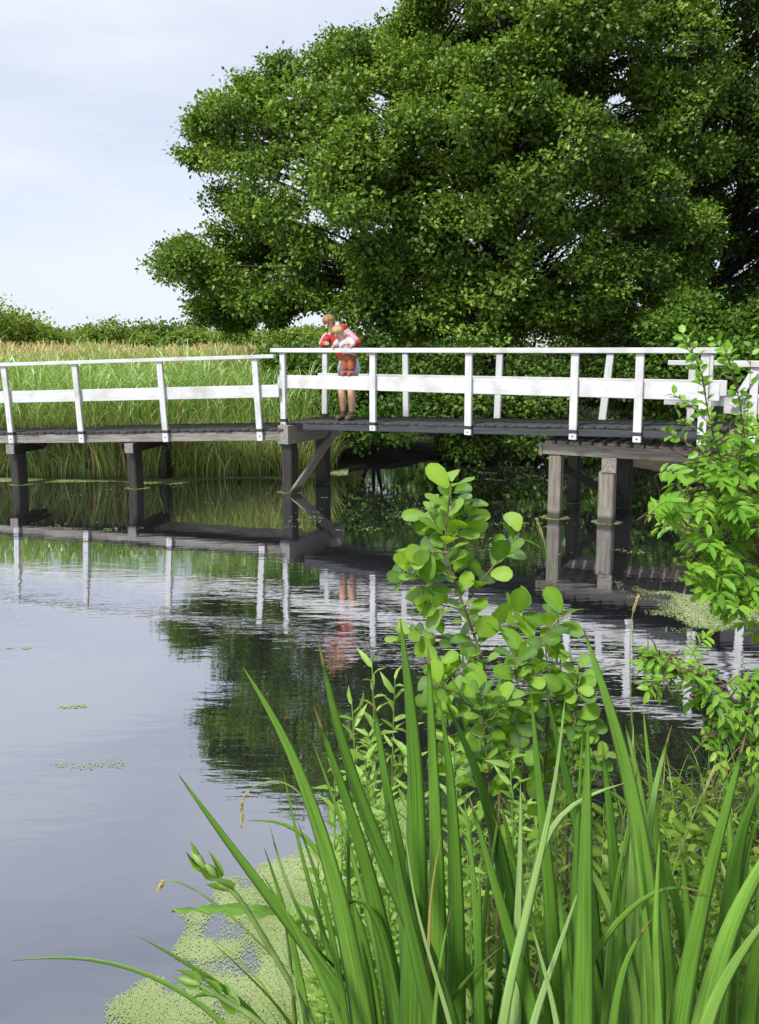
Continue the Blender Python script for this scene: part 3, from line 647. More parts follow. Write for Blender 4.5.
# bushes at the water's edge below the trees
for (x, y, r, Y, n_, lab) in ((296, 385, 46, 15.6, 9, 'bushy shrub at the reed edge behind the bridge, leftmost of the waterside bushes'),
                          (372, 405, 58, 15.4, 13, 'broad leafy bush overhanging the pond behind the standing people'),
                          (452, 395, 60, 15.7, 13, 'leafy bush under the big tree beside the second railing post gap'),
                          (540, 410, 60, 15.9, 13, 'waterside bush with drooping branches left of the right bridge pier'),
                          (628, 385, 52, 16.6, 12, 'dark bush behind the right end of the white railing'),
                          (690, 345, 60, 16.0, 12, 'tall bush rising above the handrail at the right bridge end'),
                          (470, 452, 30, 15.9, 9, 'low dark bush added in place of waterline shade under the middle of the white railing'),  # added to hide sunlit bank that should lie in deep shade
                          (575, 450, 30, 15.9, 9, 'low dark bush added in place of waterline shade just left of the right bridge piles'),  # likewise added, a dark cover over the pale lit slope
                          (742, 452, 40, 12.6, 11, 'low dark bush added in place of shade under the right end of the bridge'),  # added to darken the lit soil beyond the right trestle
                          (770, 360, 65, 15.5, 12, 'dense bush beyond the bridge at the right picture edge')):
    c = onY(x, y, Y); rw = r/FPX*Y
    d = rdir(n_); C = c+d*rw*np.array([.75, .7, .72])*R.uniform(.4, 1, (n_, 1)); Rb = np.full(n_, rw*.42)
    C[:, 2] = np.maximum(C[:, 2], .35)
    by = Y+1.0
    build_tree('bush', (c[0], by, float(gz(c[0], by))), C, Rb, 22, 80, .15, .085, M_crown2 if 430 < x < 660 or x == 742 else M_bush, lab, 'bushes along the far bank', forks=3, trad=.05, cat='bush', fork_h=.3)  # the darker leaf colour stands in for the tree's shade on these bushes
# wood behind: background trees added to block the low sky under the crowns
for i, (x, Y, h, s) in enumerate(((430, 31, 3.3, 0), (500, 30, 3.6, 1), (575, 33, 3.4, 2), (640, 30, 3.8, 0), (700, 32, 4.0, 1), (760, 29, 4.2, 2), (830, 31, 4.5, 0), (372, 34, 3.0, 1))):
    bx = (x-379.5)/FPX*Y; n_ = 12
    C = np.array([bx, Y, h*.62])+rdir(n_)*np.array([1.7, 1.2, h*.42])*R.uniform(.5, 1, (n_, 1)); C[:, 2] = np.maximum(C[:, 2], .6)
    build_tree('background_tree', (bx, Y, .28), C, np.full(n_, .8), 20, 26, .34, .2, M_crown2, 'low dark tree added to block the sky deep behind the waterside bushes', 'sky blocking trees behind the bushes', forks=1, trad=.12, twigs=False, fork_h=.5)
# far tree line beyond the reeds
far = []
for i in range(30):
    x = -60+i*13.5+R.uniform(-5, 5); Y = R.uniform(62, 90)
    top = 331+R.uniform(-8, 5)+(6 if 150 < x < 165 else 0)
    if i in (16,): top = 318
    far.append((x, Y, top))
far += [(2, 44, 310), (-16, 42, 292), (34, 52, 325)]
farlabs = ['low green willow scrub on the skyline beyond the reeds']
for i, (x, Y, top) in enumerate(far):
    bx = (x-379.5)/FPX*Y; h = EYE+(350-top)/FPX*Y-.3
    n_ = 14; wd = .40*h*R.uniform(.8, 1.2)
    C = np.array([bx, Y, .3+h*.52])+rdir(n_)*np.array([wd, wd*.8, h*.4])*R.uniform(.5, 1, (n_, 1))
    C[:, 2] = np.clip(C[:, 2], .8, None)
    lab = 'low green tree in the far tree line beyond the reeds'
    grp = 'far tree line'
    if i >= 30:
        lab = ['light green tree rising at the left picture edge beyond the reeds', 'tall airy tree cut off by the left picture edge', 'small round tree just right of the left edge trees'][i-30]; grp = None
    build_tree('willow_tree', (bx, Y, .28), C, np.full(n_, h*.19), 18, 22 if i < 30 else 60, h*.085, (.24 if i % 2 else .32)*Y/75, M_far2 if (i % 3 == 1 and i < 30) else M_far, lab, grp, forks=1, trad=.1, twigs=False, fork_h=.3, up=.2)

# ------------------------------------------------------------------ reeds (uncountable): curved strips
def strips(base, hts, lean, curve, wid, rnd, nseg=4, mat=None, name='', face=None):
    """n tapering strips from base, height hts, horizontal lean vector (n,2) growing with curve"""
    n = len(base); t = np.linspace(0, 1, nseg+1)
    P = np.zeros((n, nseg+1, 3)); P[..., :2] = base[:, None, :2]+lean[:, None, :]*(t[None, :, None]**curve[:, None, None])
    droop = np.linalg.norm(lean, axis=1)/np.maximum(hts, .01)
    P[..., 2] = base[:, None, 2]+hts[:, None]*(t[None]-.35*np.minimum(droop, 1.6)[:, None]*t[None]**3)
    th = R.uniform(0, math.pi, n) if face is None else face
    S_ = np.stack([np.cos(th), np.sin(th), np.zeros(n)], -1)
    prof = np.minimum(1, .55+.9*t)*np.where(t > .45, (1-t)/.55, 1)**.8; prof[-1] = .03
    Lft = P-S_[:, None]*(wid[:, None]*prof[None])[..., None]*.5; Rgt = P+S_[:, None]*(wid[:, None]*prof[None])[..., None]*.5
    V = np.stack([Lft, Rgt], 2).reshape(-1, 3); k = 2*(nseg+1)
    f = np.array([[2*i, 2*i+1, 2*i+3, 2*i+2] for i in range(nseg)])
    Fx = (f[None]+np.arange(n)[:, None, None]*k).reshape(-1, 4)
    return V, Fx, np.repeat(rnd, k)
def vnoise(x, y, s, seed=0):
    q = np.random.default_rng(seed); g_ = q.uniform(0, 1, (64, 64)); x = np.abs(x*s+17.3) % 62; y = np.abs(y*s+9.1) % 62
    i = x.astype(int); j_ = y.astype(int); a = x-i; b = y-j_; a = a*a*(3-2*a); b = b*b*(3-2*b)
    return (g_[i, j_]*(1-a)+g_[i+1, j_]*a)*(1-b)+(g_[i, j_+1]*(1-a)+g_[i+1, j_+1]*a)*b
NZ = vnoise
class Pile:
    def __init__(s): s.V = []; s.F = []; s.r = []; s.n = 0
    def add(s, V, F_, r): s.V.append(V); s.F.append(np.asarray(F_)+s.n); s.r.append(r); s.n += len(V)
    def mesh(s, name, mat, off=None, smooth=False):
        V = np.concatenate(s.V); V = V-off if off is not None else V
        tri = [f for f in s.F if f.shape[1] == 3]; quad = [f for f in s.F if f.shape[1] == 4]
        Fs = []
        if tri: Fs.append(np.concatenate(tri))
        if quad: Fs.append(np.concatenate(quad))
        return mesh_np(name, V, Fs, mat, rnd=np.concatenate(s.r), smooth=smooth)
def reed_positions(n, y0, y1, power, xpad=1.0, xr=None):
    fy = y0+(y1-y0)*R.uniform(0, 1, n)**power
    lo = -.56*fy-xpad; hi = (np.where(fy < 17, -.9, -.02*fy) if xr is None else xr(fy))
    x = lo+(hi-lo)*R.uniform(0, 1, n)
    y = fy+np.interp(x, FAR[:, 0], FAR[:, 1])-14.0
    return np.stack([x, y, gz(x, y)], -1)
pl = Pile()
B = reed_positions(5200, 14.0, 25, 1.5)
hh = (R.uniform(1.35, 1.95, len(B))+np.clip((B[:, 1]-15)*.02, 0, .3))*(.78+.4*NZ(B[:, 0], B[:, 1], .8, 41))
pl.add(*strips(B, hh, R.normal(0, .16, (len(B), 2)), np.full(len(B), 2.), np.full(len(B), .014), np.clip(R.normal(.3, .2, len(B)), 0, 1), 3))
k = np.repeat(np.arange(len(B)), 8); m = len(k)                       # leaves along each stem
tt = R.uniform(.12, .97, m); b2 = B[k].copy(); b2[:, 2] += hh[k]*tt
az = R.uniform(0, 2*math.pi, m); ln = R.uniform(.25, .6, m)
lean = np.stack([np.cos(az), np.sin(az)], -1)*(ln*R.uniform(.35, .9, m))[:, None]
rv = np.clip(.22+.62*tt+R.normal(0, .16, m), 0, 1)
rv = np.where((tt < .45) & (R.uniform(0, 1, m) < .5), R.uniform(0, .2, m), rv)   # dead straw leaves low on the stems
pl.add(*strips(b2, ln*R.uniform(.5, 1.0, m), lean, np.full(m, 1.5), R.uniform(.016, .03, m), rv, 4))
B = reed_positions(4200, 13.8, 14.7, 1.0); hh = R.uniform(.7, 1.7, len(B))
for q in range(3):
    pl.add(*strips(B+R.normal(0, .05, B.shape)*[1, 1, 0], hh*R.uniform(.6, 1, len(B)), R.normal(0, .3, (len(B), 2)), R.uniform(1.3, 2.2, len(B)), R.uniform(.012, .024, len(B)), np.clip(R.choice([.04, .10, .45, .7, .95], len(B))+R.normal(0, .07, len(B)), 0, 1), 4))
rd = link('reeds', pl.mesh('reeds', M_reed)); tag(rd, 'tall green reed bed along the far bank behind the left railing', 'reeds', kind='stuff')
# pale dry grass heads in the field beyond
pl = Pile()
B = reed_positions(9000, 18.5, 55, .9, 3, lambda y: -.03*y)
hh = R.uniform(1.3, 1.95, len(B))*(.82+.30*NZ(B[:, 0], B[:, 1], .35, 42))+np.clip((B[:, 1]-20)*.008, 0, .15)
pl.add(*strips(B, hh, R.normal(0, .1, (len(B), 2)), np.full(len(B), 2.), .02+B[:, 1]*.0006, R.uniform(0, .6, len(B)), 3))
tips = B.copy(); tips[:, 2] += hh*.93
for q in range(4):
    V, Fx, rr = strips(tips+R.normal(0, .03, tips.shape), R.uniform(.22, .42, len(B)), R.normal(0, .09, (len(B), 2)), np.full(len(B), 1.4), R.uniform(.025, .06, len(B))*(.5+B[:, 1]*.022), np.clip(R.normal(.55, .25, len(B)), 0, 1), 3)
    pl.add(V, Fx, rr)
pg = link('dry_grass', pl.mesh('dry_grass', M_plume)); tag(pg, 'field of straw coloured grass plumes behind the green reeds', 'grass', kind='stuff')

# ------------------------------------------------------------------ duckweed: thousands of tiny floating leaves
def weed_patch(n, x0, x1, y0, y1, dens, size, pl, poly=None):
    X = R.uniform(x0, x1, n); Y = R.uniform(y0, y1, n)
    keep = R.uniform(0, 1, n) < dens(X, Y)
    X, Y = X[keep], Y[keep]; m = len(X); C = np.stack([X, Y, R.uniform(.003, .0045, m)], -1)
    az = R.uniform(0, 2*math.pi, m); D = np.stack([np.cos(az), np.sin(az), np.zeros(m)], -1)
    hexa = (np.array([[math.cos(a)*.5, math.sin(a)*.5, 0] for a in np.arange(6)*math.pi/3]), np.array([[0, 1, 2, 3], [0, 3, 4, 5]]))
    Nn = norm(np.array([0, 0, 1.])+R.normal(0, .03, (m, 3)))
    Ls = size*R.uniform(.6, 1.3, m); V, Fx = stamp(hexa, C, D, Nn, Ls, Ls*.85)
    pl.add(V, Fx, np.repeat(np.clip(.2+.6*vnoise(X, Y, 5, 5)+R.normal(0, .09, m), 0, 1), 6))
film = np.array([onZ(x, y, 0)[:2] for x, y in ((105, 1000), (150, 975), (185, 925), (215, 885), (262, 868), (330, 838), (400, 800), (430, 850), (420, 930), (380, 1060), (120, 1080))])
def dens_near(X, Y):
    nn = vnoise(X, Y, 4, 1)*.5+vnoise(X, Y, 11, 2)*.5
    ed = edge_dist(X, Y, film)*np.where(inside(X, Y, film), 1, -1)
    return np.clip((ed+.34*(nn-.52)+.01)*11, 0, 1)*np.clip((nn-.27)*6, .10, 1)
pl = Pile(); weed_patch(330000, film[:, 0].min(), film[:, 0].max(), film[:, 1].min(), film[:, 1].max(), dens_near, .0048, pl)
o = link('duckweed', pl.mesh('duckweed', M_weed)); tag(o, 'pale green duckweed film floating against the near bank at lower left', 'duckweed', kind='stuff')
pl = Pile()
def dens_right(X, Y):
    nn = vnoise(X, Y, 2.2, 3)*.65+vnoise(X, Y, 7, 4)*.35
    return np.clip((nn-.30-.35*np.abs(Y-6.9)/.9)*7, 0, 1)*np.clip((X-2.3)*2.2, 0, 1)
weed_patch(110000, 2.2, 5.2, 5.9, 7.9, dens_right, .011, pl)
o = link('duckweed', pl.mesh('duckweed', M_weed)); tag(o, 'raft of duckweed on dark water in front of the right bridge pier', 'duckweed', kind='stuff')
pl = Pile()
def dens_far(X, Y):
    e_ = np.interp(X, FAR[:, 0], FAR[:, 1])-Y
    return np.clip((.9*(vnoise(X, Y, .9, 6)+.3)-e_)*6, 0, 1)
weed_patch(45000, -9, -.6, 12.9, 15, dens_far, .035, pl)
def dens_spot(X, Y):
    nn = vnoise(X, Y*2.2, 1.3, 8)*.6+vnoise(X, Y*2, 5, 9)*.4
    return np.clip((nn-.70)*9, 0, 1)
weed_patch(30000, -5, 4.5, 8.5, 15.5, dens_spot, .022, pl)
o = link('duckweed', pl.mesh('duckweed', M_weed)); tag(o, 'scattered duckweed and leaf scum along the far shore and under the bridge', 'duckweed', kind='stuff')
pl = Pile()                                                          # a thin ring of scum caught round each pile
for p_ in [cb(.04, .06, 0), cb(.04, 1.02, 0), rb(.14, .09, 0), rb(.83, .09, 0), rb(.14, 1.3, 0), rb(.88, 1.3, 0)]+[lb(t_, w_, 0) for t_ in (2.52, 4.68) for w_ in (.1, 1.15)]:
    weed_patch(3500, p_[0]-.3, p_[0]+.3, p_[1]-.2, p_[1]+.2, lambda X, Y, c=p_: np.clip(1.25-((X-c[0])/.2)**2-((Y-c[1])/.16)**2, 0, .55), .014, pl)
o = link('duckweed', pl.mesh('duckweed', M_weed)); tag(o, 'thin rings of scum and duckweed caught round the bridge piles', 'duckweed', kind='stuff')
pl = Pile()
for (x, y, a, b) in ((92, 764, .24, .07), (75, 706, .16, .03), (22, 647, .2, .04)):
    c = onZ(x, y, .004)
    weed_patch(900, c[0]-a, c[0]+a, c[1]-b, c[1]+b, lambda X, Y, c=c, a=a, b=b: np.clip((vnoise(X, Y, 14, 12)*1.3-.1-(((X-c[0])/a)**2+((Y-c[1])/b)**2))*2, 0, .5), .009, pl)
o = link('duckweed', pl.mesh('duckweed', M_weed)); tag(o, 'small wisps of duckweed adrift on the open water at left', 'duckweed', kind='stuff')

# ------------------------------------------------------------------ foreground: iris blades
def blade_mesh(P, wid, mat, rnd, twist=0, off=None):
    """a sword leaf along P (root last), lens-shaped section with a midrib"""
    P = np.asarray(P, float)[::-1]; n = len(P); s = np.concatenate([[0], np.cumsum(np.linalg.norm(np.diff(P, axis=0), axis=1))]); t = s/s[-1]
    T = norm(np.gradient(P, axis=0))
    view = np.array([0, 1., 0])
    ang = twist*.8+.16*np.sin(t*2.2+twist*3)
    A = norm(np.cross(T, view)); Bn = np.cross(A, T)
    A2 = A*np.cos(ang)[:, None]+Bn*np.sin(ang)[:, None]; B2 = np.cross(T, A2)
    prof = np.minimum(1, .8+.5*t)*np.clip((1-t)/.42, 0, 1)**.66; prof[-1] = .02
    w_ = wid*prof*.5
    cs = [(-1, 0), (-.5, .03), (0, .085), (.5, .03), (1, 0), (.5, -.05), (0, -.04), (-.5, -.05)]
    V = np.stack([P+A2*(w_*a)[:, None]-B2*(w_*b*1.3)[:, None] for a, b in cs], 1)
    uvs = np.stack([np.broadcast_to(np.array([(a+1)/2 + (0 if i < 5 else .3) for i, (a, b) in enumerate(cs)])[None], (n, 8)), np.broadcast_to(s[:, None]*4+rnd*50, (n, 8))], -1)
    k = 8; i = np.arange(n-1)[:, None]*k; j_ = np.arange(k)[None]
    a = i+j_; b = i+(j_+1) % k
    Fx = np.stack([a, b, b+k, a+k], -1).reshape(-1, 4)
    rr = np.clip(rnd+.10*(t-.5), .13, 1)
    if mat == M_blade and random.random() < .6: rr = np.where(t > random.uniform(.955, .99), 0, rr)
    V = V.reshape(-1, 3)-(off if off is not None else 0)
    return mesh_np('leaf', V, Fx, mat, rnd=np.repeat(rr, k), uv=uvs.reshape(-1, 2), smooth=True)
plants = {}
def plant(key, X, Y, label):
    z = float(gz(X, Y)); b = np.array([X, Y, z])
    plants[key] = (empty('iris_plant', tuple(b), label=label, cat='water plant', group='flag irises on the near bank'), b)
    return key
def blade(key, px, wpx, Y, rnd=.5, twist=0, tipdy=.0, mat=None):
    """px: outline of the midrib from tip to where it leaves the frame; it then runs on down into the plant's base"""
    e_, b = plants[key]
    m_ = len(px); P = [onY(x, y, Y+tipdy*(1-i/(m_-1))) for i, (x, y) in enumerate(px)]
    root = np.array([.8*P[-1][0]+.2*b[0], .8*Y+.2*b[1], 0]); root[2] = float(gz(root[0], root[1]))-.03
    last = P[-1]; d = P[-1]-P[-2]
    if last[2] > root[2]+.12: P.append(.5*(last+root)+.25*(norm(d)*np.linalg.norm(root-last)-(root-last))*.8)
    P.append(root); P = np.array(P); sg = np.concatenate([[0], np.cumsum(np.linalg.norm(np.diff(P, axis=0), axis=1))]); tq = np.linspace(0, sg[-1], 44)
    P = np.stack([np.interp(tq, sg, P[:, q]) for q in range(3)], -1)
    for _ in range(9): P[1:-1] = .25*P[:-2]+.5*P[1:-1]+.25*P[2:]
    me = blade_mesh(P, 1.12*wpx/FPX*Y, mat or M_blade, rnd, twist, off=b)
    link('leaf', me, e_)
plant('A', -.20, 1.05, 'flag iris with blades splaying far left over the water')
plant('B', .06, 1.02, 'flag iris with the tallest dark upright blades left of centre')
plant('C', .19, 1.15, 'flag iris with pale bent and crossing blades near the bottom centre')
plant('D', .31, 1.08, 'flag iris with two tall blades standing before the round leaved shrub')
plant('E', .47, 1.0, 'flag iris with broad glossy blades in the lower right corner')
blade('A', [(10, 961), (50, 953), (100, 956), (150, 970), (200, 1000), (240, 1030)], 13, 1.02, .75, .2)
blade('A', [(138, 936), (180, 958), (225, 985), (270, 1024)], 15, .98, .45, -.2)
blade('A', [(178, 774), (215, 825), (262, 888), (310, 950), (362, 1024)], 22, 1.05, .5, .1)
blade('A', [(243, 667), (280, 722), (312, 800), (338, 890), (365, 1024)], 26, 1.0, .55, .15)
blade('A', [(262, 874), (295, 925), (322, 975), (345, 1030)], 17, .95, .55, .3)
blade('A', [(270, 826), (277, 865), (295, 905), (325, 960), (350, 1030)], 11, 1.1, .8, .4)
blade('A', [(283, 770), (293, 820), (305, 870), (325, 940), (350, 1024)], 9, 1.15, .6, .4)
blade('A', [(250, 905), (290, 985), (320, 1030)], 9, 1.08, .9, .5)
blade('A', [(210, 940), (260, 985), (300, 1030)], 9, 1.1, .3, .5)
blade('B', [(318, 638), (332, 710), (355, 790), (392, 880), (430, 960), (452, 1024)], 24, .98, .3, .1)
blade('B', [(314, 706), (338, 775), (362, 845), (385, 940), (400, 1024)], 22, 1.03, .35, -.1)
blade('B', [(400, 618), (410, 690), (417, 780), (417, 880), (413, 1024)], 29, 1.0, .35, .05)
blade('B', [(428, 642), (431, 720), (436, 820), (438, 920), (438, 1024)], 20, 1.1, .5, .2)
blade('B', [(372, 690), (385, 780), (400, 860), (425, 960), (440, 1030)], 20, 1.12, .4, .3)
blade('B', [(388, 800), (398, 880), (418, 960), (434, 1030)], 22, .95, .3, .1)
blade('B', [(345, 850), (352, 920), (362, 1030)], 14, 1.06, .6, .5)
blade('B', [(312, 740), (345, 830), (372, 925), (392, 1030)], 10, 1.12, .6, .5)
blade('B', [(440, 700), (450, 760), (455, 850), (457, 940), (455, 1030)], 22, 1.05, .4, .2)
blade('B', [(405, 830), (412, 900), (430, 960), (443, 1000), (455, 1030)], 8, .92, .95, .3)
blade('B', [(441, 835), (432, 870), (428, 930), (428, 1030)], 7, .96, .4, .3, mat=M_dry)
blade('B', [(452, 905), (440, 950), (433, 1030)], 9, .93, .6, .2)
blade('C', [(445, 700), (468, 745), (492, 815), (510, 900), (522, 1030)], 21, 1.15, .15, .1)
blade('C', [(468, 792), (488, 860), (512, 945), (540, 1030)], 20, .98, .4, .1)
blade('C', [(566, 690), (556, 790), (530, 900), (512, 970), (500, 1030)], 11, .95, .9, .4)
blade('C', [(625, 783), (578, 790), (545, 815), (533, 880), (520, 950), (502, 1030)], 15, 1.02, .95, .3)
blade('C', [(553, 822), (585, 855), (610, 905), (628, 960), (640, 1030)], 17, 1.08, .8, .4)
blade('C', [(583, 878), (560, 945), (545, 985), (530, 1030)], 12, .97, .95, .3)
blade('C', [(530, 920), (545, 970), (560, 1030)], 12, .94, .95, .3)
blade('C', [(556, 860), (563, 930), (572, 1030)], 14, 1.0, .5, .3)
blade('C', [(480, 870), (478, 940), (480, 1030)], 18, 1.02, .4, .2)
blade('C', [(505, 890), (500, 950), (495, 1030)], 13, 1.12, .2, .4)
blade('D', [(531, 690), (537, 765), (545, 840), (552, 920), (556, 1030)], 17, 1.12, .4, .3)
blade('D', [(546, 690), (562, 760), (580, 830), (592, 900), (598, 1030)], 18, 1.15, .2, .2)
blade('D', [(588, 722), (587, 800), (585, 880), (584, 960), (583, 1030)], 25, .95, .5, .05)
blade('D', [(583, 628), (605, 690), (628, 770), (645, 860), (653, 950), (654, 1030)], 24, 1.02, .6, .1)
blade('D', [(625, 724), (640, 780), (648, 860), (650, 1030)], 18, 1.18, .75, .4)
blade('D', [(672, 725), (655, 780), (645, 850), (638, 930), (634, 1030)], 16, 1.1, .8, .3)
blade('D', [(660, 832), (656, 900), (655, 960), (660, 1030)], 13, .96, .65, .3)
blade('D', [(602, 740), (612, 830), (618, 920), (620, 1030)], 18, 1.16, .3, .3)
blade('D', [(652, 918), (632, 932), (620, 970), (612, 1030)], 17, .92, .45, .5)
blade('E', [(746, 733), (733, 785), (712, 860), (692, 950), (678, 1030)], 22, 1.0, .5, .1)
blade('E', [(800, 800), (765, 858), (728, 925), (702, 1030)], 30, .93, .65, .1)
blade('E', [(790, 890), (752, 935), (718, 985), (700, 1040)], 22, .9, .75, .2)
blade('E', [(768, 770), (750, 800), (735, 850), (728, 930), (715, 1030)], 26, 1.08, .3, .3)
blade('E', [(680, 838), (687, 900), (690, 960), (690, 1030)], 14, 1.1, .4, .3)
blade('E', [(775, 820), (768, 900), (755, 960), (745, 1040)], 20, 1.04, .4, .3)
blade('E', [(718, 870), (725, 930), (728, 1030)], 14, 1.13, .3, .3)
for key, n_, x0, x1 in (('A', 5, 285, 370), ('B', 7, 365, 480), ('C', 8, 470, 580), ('D', 8, 540, 690), ('E', 10, 640, 790)):
    for q in range(n_):
        xb = R.uniform(x0, x1); tx = xb+R.normal(0, 34)+(xb-(x0+x1)/2)*.5; ty = R.uniform(760, 950) if R.uniform() < .7 else R.uniform(700, 800)
        mx_ = (xb+tx)/2+(xb-tx)*R.uniform(.05, .3); my = (ty+1030)/2
        Yq = R.uniform(.98, 1.32)
        P_ = [(tx, ty), ((tx+mx_)/2+R.normal(0, 2), (ty+my)/2), (mx_, my), ((mx_+xb)/2, (my+1030)/2), (xb, 1030)]
        if key != 'A' and R.uniform() < .22: P_ = [(tx+(tx-xb)*.9+R.normal(0, 12), ty+R.uniform(0, 40)), (tx+(tx-xb)*.35, ty-6)]+P_[1:]
        blade(key, P_, R.uniform(7, 16), Yq, float(np.clip(R.normal(.5, .22), .15, 1)), R.uniform(-.3, .5), mat=None)
# flower pods of the iris at the left
pod = Pile()
def pods(px, Y, key):
    e_, b = plants[key]; tb = Tubes()
    P = catmull([onY(x, y, Y) for x, y in px], 5); tb.add(P, np.linspace(.003, .0045, len(P)), 6)
    link('flower_stalk', shift(tb.mesh('flower_stalk', M_stem), b), e_)
    for i in (0, 4, 8):
        if i >= len(P)-1: break
        d = norm(norm(P[i]-P[i+1])+R.normal(0, .25, 3)); q_ = np.linspace(0, 1, 9)[:, None]; tb2 = Tubes()
        tb2.add(P[i]+d*q_*.034+np.array([0, 0, -.006])*q_**2, .0052*np.sin(np.pi*(q_[:, 0]*.93+.05))**.8+.0005, 8, .4)
        o = link('seed_pod', shift(tb2.mesh('seed_pod', M_stem), b), e_)
        C = np.array([P[i]]*2); D = norm(d+rdir(2)*.4); V, Fx = stamp(T_BRACT, C, D, rdir(2), np.full(2, .042), np.full(2, .009))
        link('bract', mesh_np('bract', V-b, Fx, M_herb, rnd=np.full(len(V), .3), smooth=True), e_)
def shift(me, b):
    co = np.empty(len(me.vertices)*3, np.float32); me.vertices.foreach_get('co', co)
    me.vertices.foreach_set('co', (co.reshape(-1, 3)-b).ravel().astype(np.float32)); me.update(); return me
pods([(205, 868), (222, 882), (240, 900), (262, 935), (300, 1000), (320, 1040)], 1.0, 'A')
pods([(200, 985), (225, 1000), (250, 1015), (280, 1040)], .95, 'A')

# ------------------------------------------------------------------ foreground: leafy plants
def leafy(name, label, cat, stems, T, mat, smat, base=None, group=None, srad=.004):
    """stems: list of dicts(P=world polyline root..tip, leaves=[(t, azimuth, len, width)])"""
    b = np.array(stems[0]['P'][0]) if base is None else np.asarray(base)
    e_ = empty(name, tuple(b), label=label, cat=cat, group=group)
    tb = Tubes(); pl = Pile()
    for s in stems:
        P = np.asarray(s['P']); tb.add(P-b, np.linspace(s.get('r', srad), s.get('r', srad)*.35, len(P)), 6)
        if s.get('leaf') is not None:
            C, D, Nn, Ls, Ws, rv = s['leaf']
            pet = s.get('pet', 0)
            if pet:
                for c_, d_ in zip(C, D): tb.add(np.array([c_-b, c_-b+norm(d_)*pet*.5+[0, 0, .004], c_-b+norm(d_)*pet]), .0011, 4)
            V, Fx = stamp(T, C+norm(D)*pet-b, D, Nn, Ls, Ws); mid = np.where(np.abs(T[0][:, 1]) < 1e-6, .16, -.06); pl.add(V, Fx, np.clip((rv[:, None]+mid[None]).ravel(), 0, 1))
    link('stem', tb.mesh('stem', smat), e_)
    if pl.V: link('foliage', pl.mesh('foliage', mat, smooth=True), e_)
    return e_
TO_CAM = np.array([0, -1., 0])
def leaf_set(P, ts, ln, wd, spread=1.0, upb=.35, rlo=.2, rhi=1, facing=.45):
    """alternate leaves along polyline P at parameters ts"""
    P = np.asarray(P); n_ = len(ts); i = np.clip((np.asarray(ts)*(len(P)-1)).astype(int), 0, len(P)-2); f = np.asarray(ts)*(len(P)-1)-i
    C = P[i]+(P[i+1]-P[i])*f[:, None]; T_ = norm(P[i+1]-P[i])
    az = np.arange(n_)*2.4+R.uniform(0, 6.28); side = np.stack([np.cos(az), np.sin(az), np.zeros(n_)], -1)
    side = norm(side-(side*T_).sum(-1, keepdims=True)*T_)
    D = norm(side*spread+T_*.55+np.array([0, 0, upb*.3])+rdir(n_)*.25)
    Nn = norm(np.array([0, 0, 1.])*.8+TO_CAM*facing+T_*.3+rdir(n_)*.75)
    Ls = ln*R.uniform(.7, 1.15, n_); return (C, D, Nn, Ls, wd/ln*Ls*R.uniform(.9, 1.1, n_), R.uniform(rlo, rhi, n_))
# young alder sapling in the middle
Ys = 1.95
def pxl(pts, Y, ground=True):
    P = [onY(x, y, Y) for x, y in pts]
    if ground: q = P[-1].copy(); q[2] = float(gz(q[0], q[1]))-.02; P.append(q) if q[2] < P[-1][2]-.02 else None
    return catmull(P[::-1], 6)
st = []
main_p = pxl([(452, 484), (447, 520), (447, 556), (462, 602), (482, 660), (492, 720), (500, 790)], Ys)
st.append(dict(P=main_p, r=.006, pet=.012, leaf=leaf_set(main_p, np.linspace(.40, 1, 42), .074, .050, rlo=.05)))
for pts in ([(402, 578), (420, 582), (446, 580), (456, 585)], [(412, 560), (425, 548), (447, 548)], [(520, 536), (505, 555), (480, 585), (465, 610)], [(425, 605), (440, 606), (466, 612)],
            [(560, 612), (545, 628), (515, 655), (490, 690)], [(400, 645), (425, 642), (455, 650), (483, 672)], [(470, 510), (458, 530), (447, 545)], [(430, 520), (442, 535), (447, 550)], [(520, 610), (500, 622), (470, 632)]):
    P = pxl(pts, Ys, False)+np.array([0, R.uniform(-.08, .08), 0])
    st.append(dict(P=P, r=.003, pet=.010, leaf=leaf_set(P, np.linspace(.25, 1, 13), .066, .046, rlo=0)))
leafy('alder_sapling', 'young sapling with round bright leaves standing alone before the dark water', 'sapling', st, T_ALDER, M_alder, M_twig)
# round leaved alder suckers below the sapling
sucks = [([(578, 665), (576, 710), (572, 765), (568, 830)], 1.85, 'round leaved sucker right of the sapling beneath its longest twig'), ([(545, 640), (548, 690), (545, 760), (540, 830)], 1.9, 'round leaved sucker just right of the sapling foot'),
         ([(515, 660), (520, 720), (525, 800)], 1.8, 'leafy round leaved shoot crowded at the sapling foot'), ([(440, 662), (445, 700), (452, 760), (460, 830)], 1.9, 'round leaved sucker left of the sapling among iris blades'),
         ([(480, 690), (485, 740), (490, 830)], 1.7, 'low round leaved sucker in front of the sapling stem')]
for pts, Y, lab in sucks:
    P = pxl(pts, Y); ss = [dict(P=P, r=.004, pet=.01, leaf=leaf_set(P, np.linspace(.25, 1, 32), .052, .038, rlo=.0, rhi=.8))]
    for q in range(4):
        i = int(len(P)*(.45+.12*q)); a = R.uniform(-1, 1); tip = P[i]+np.array([a*.13, R.uniform(-.06, .06), R.uniform(.02, .08)])
        Q = bez(P[i], (P[i]+tip)/2+[0, 0, .02], tip, 5); ss.append(dict(P=Q, r=.002, pet=.008, leaf=leaf_set(Q, np.linspace(.2, 1, 10), .047, .034, rlo=.0, rhi=.8)))
    leafy('alder_sucker', lab, 'shrub', ss, T_ALDER, M_alder, M_twig, group='alder suckers around the sapling')
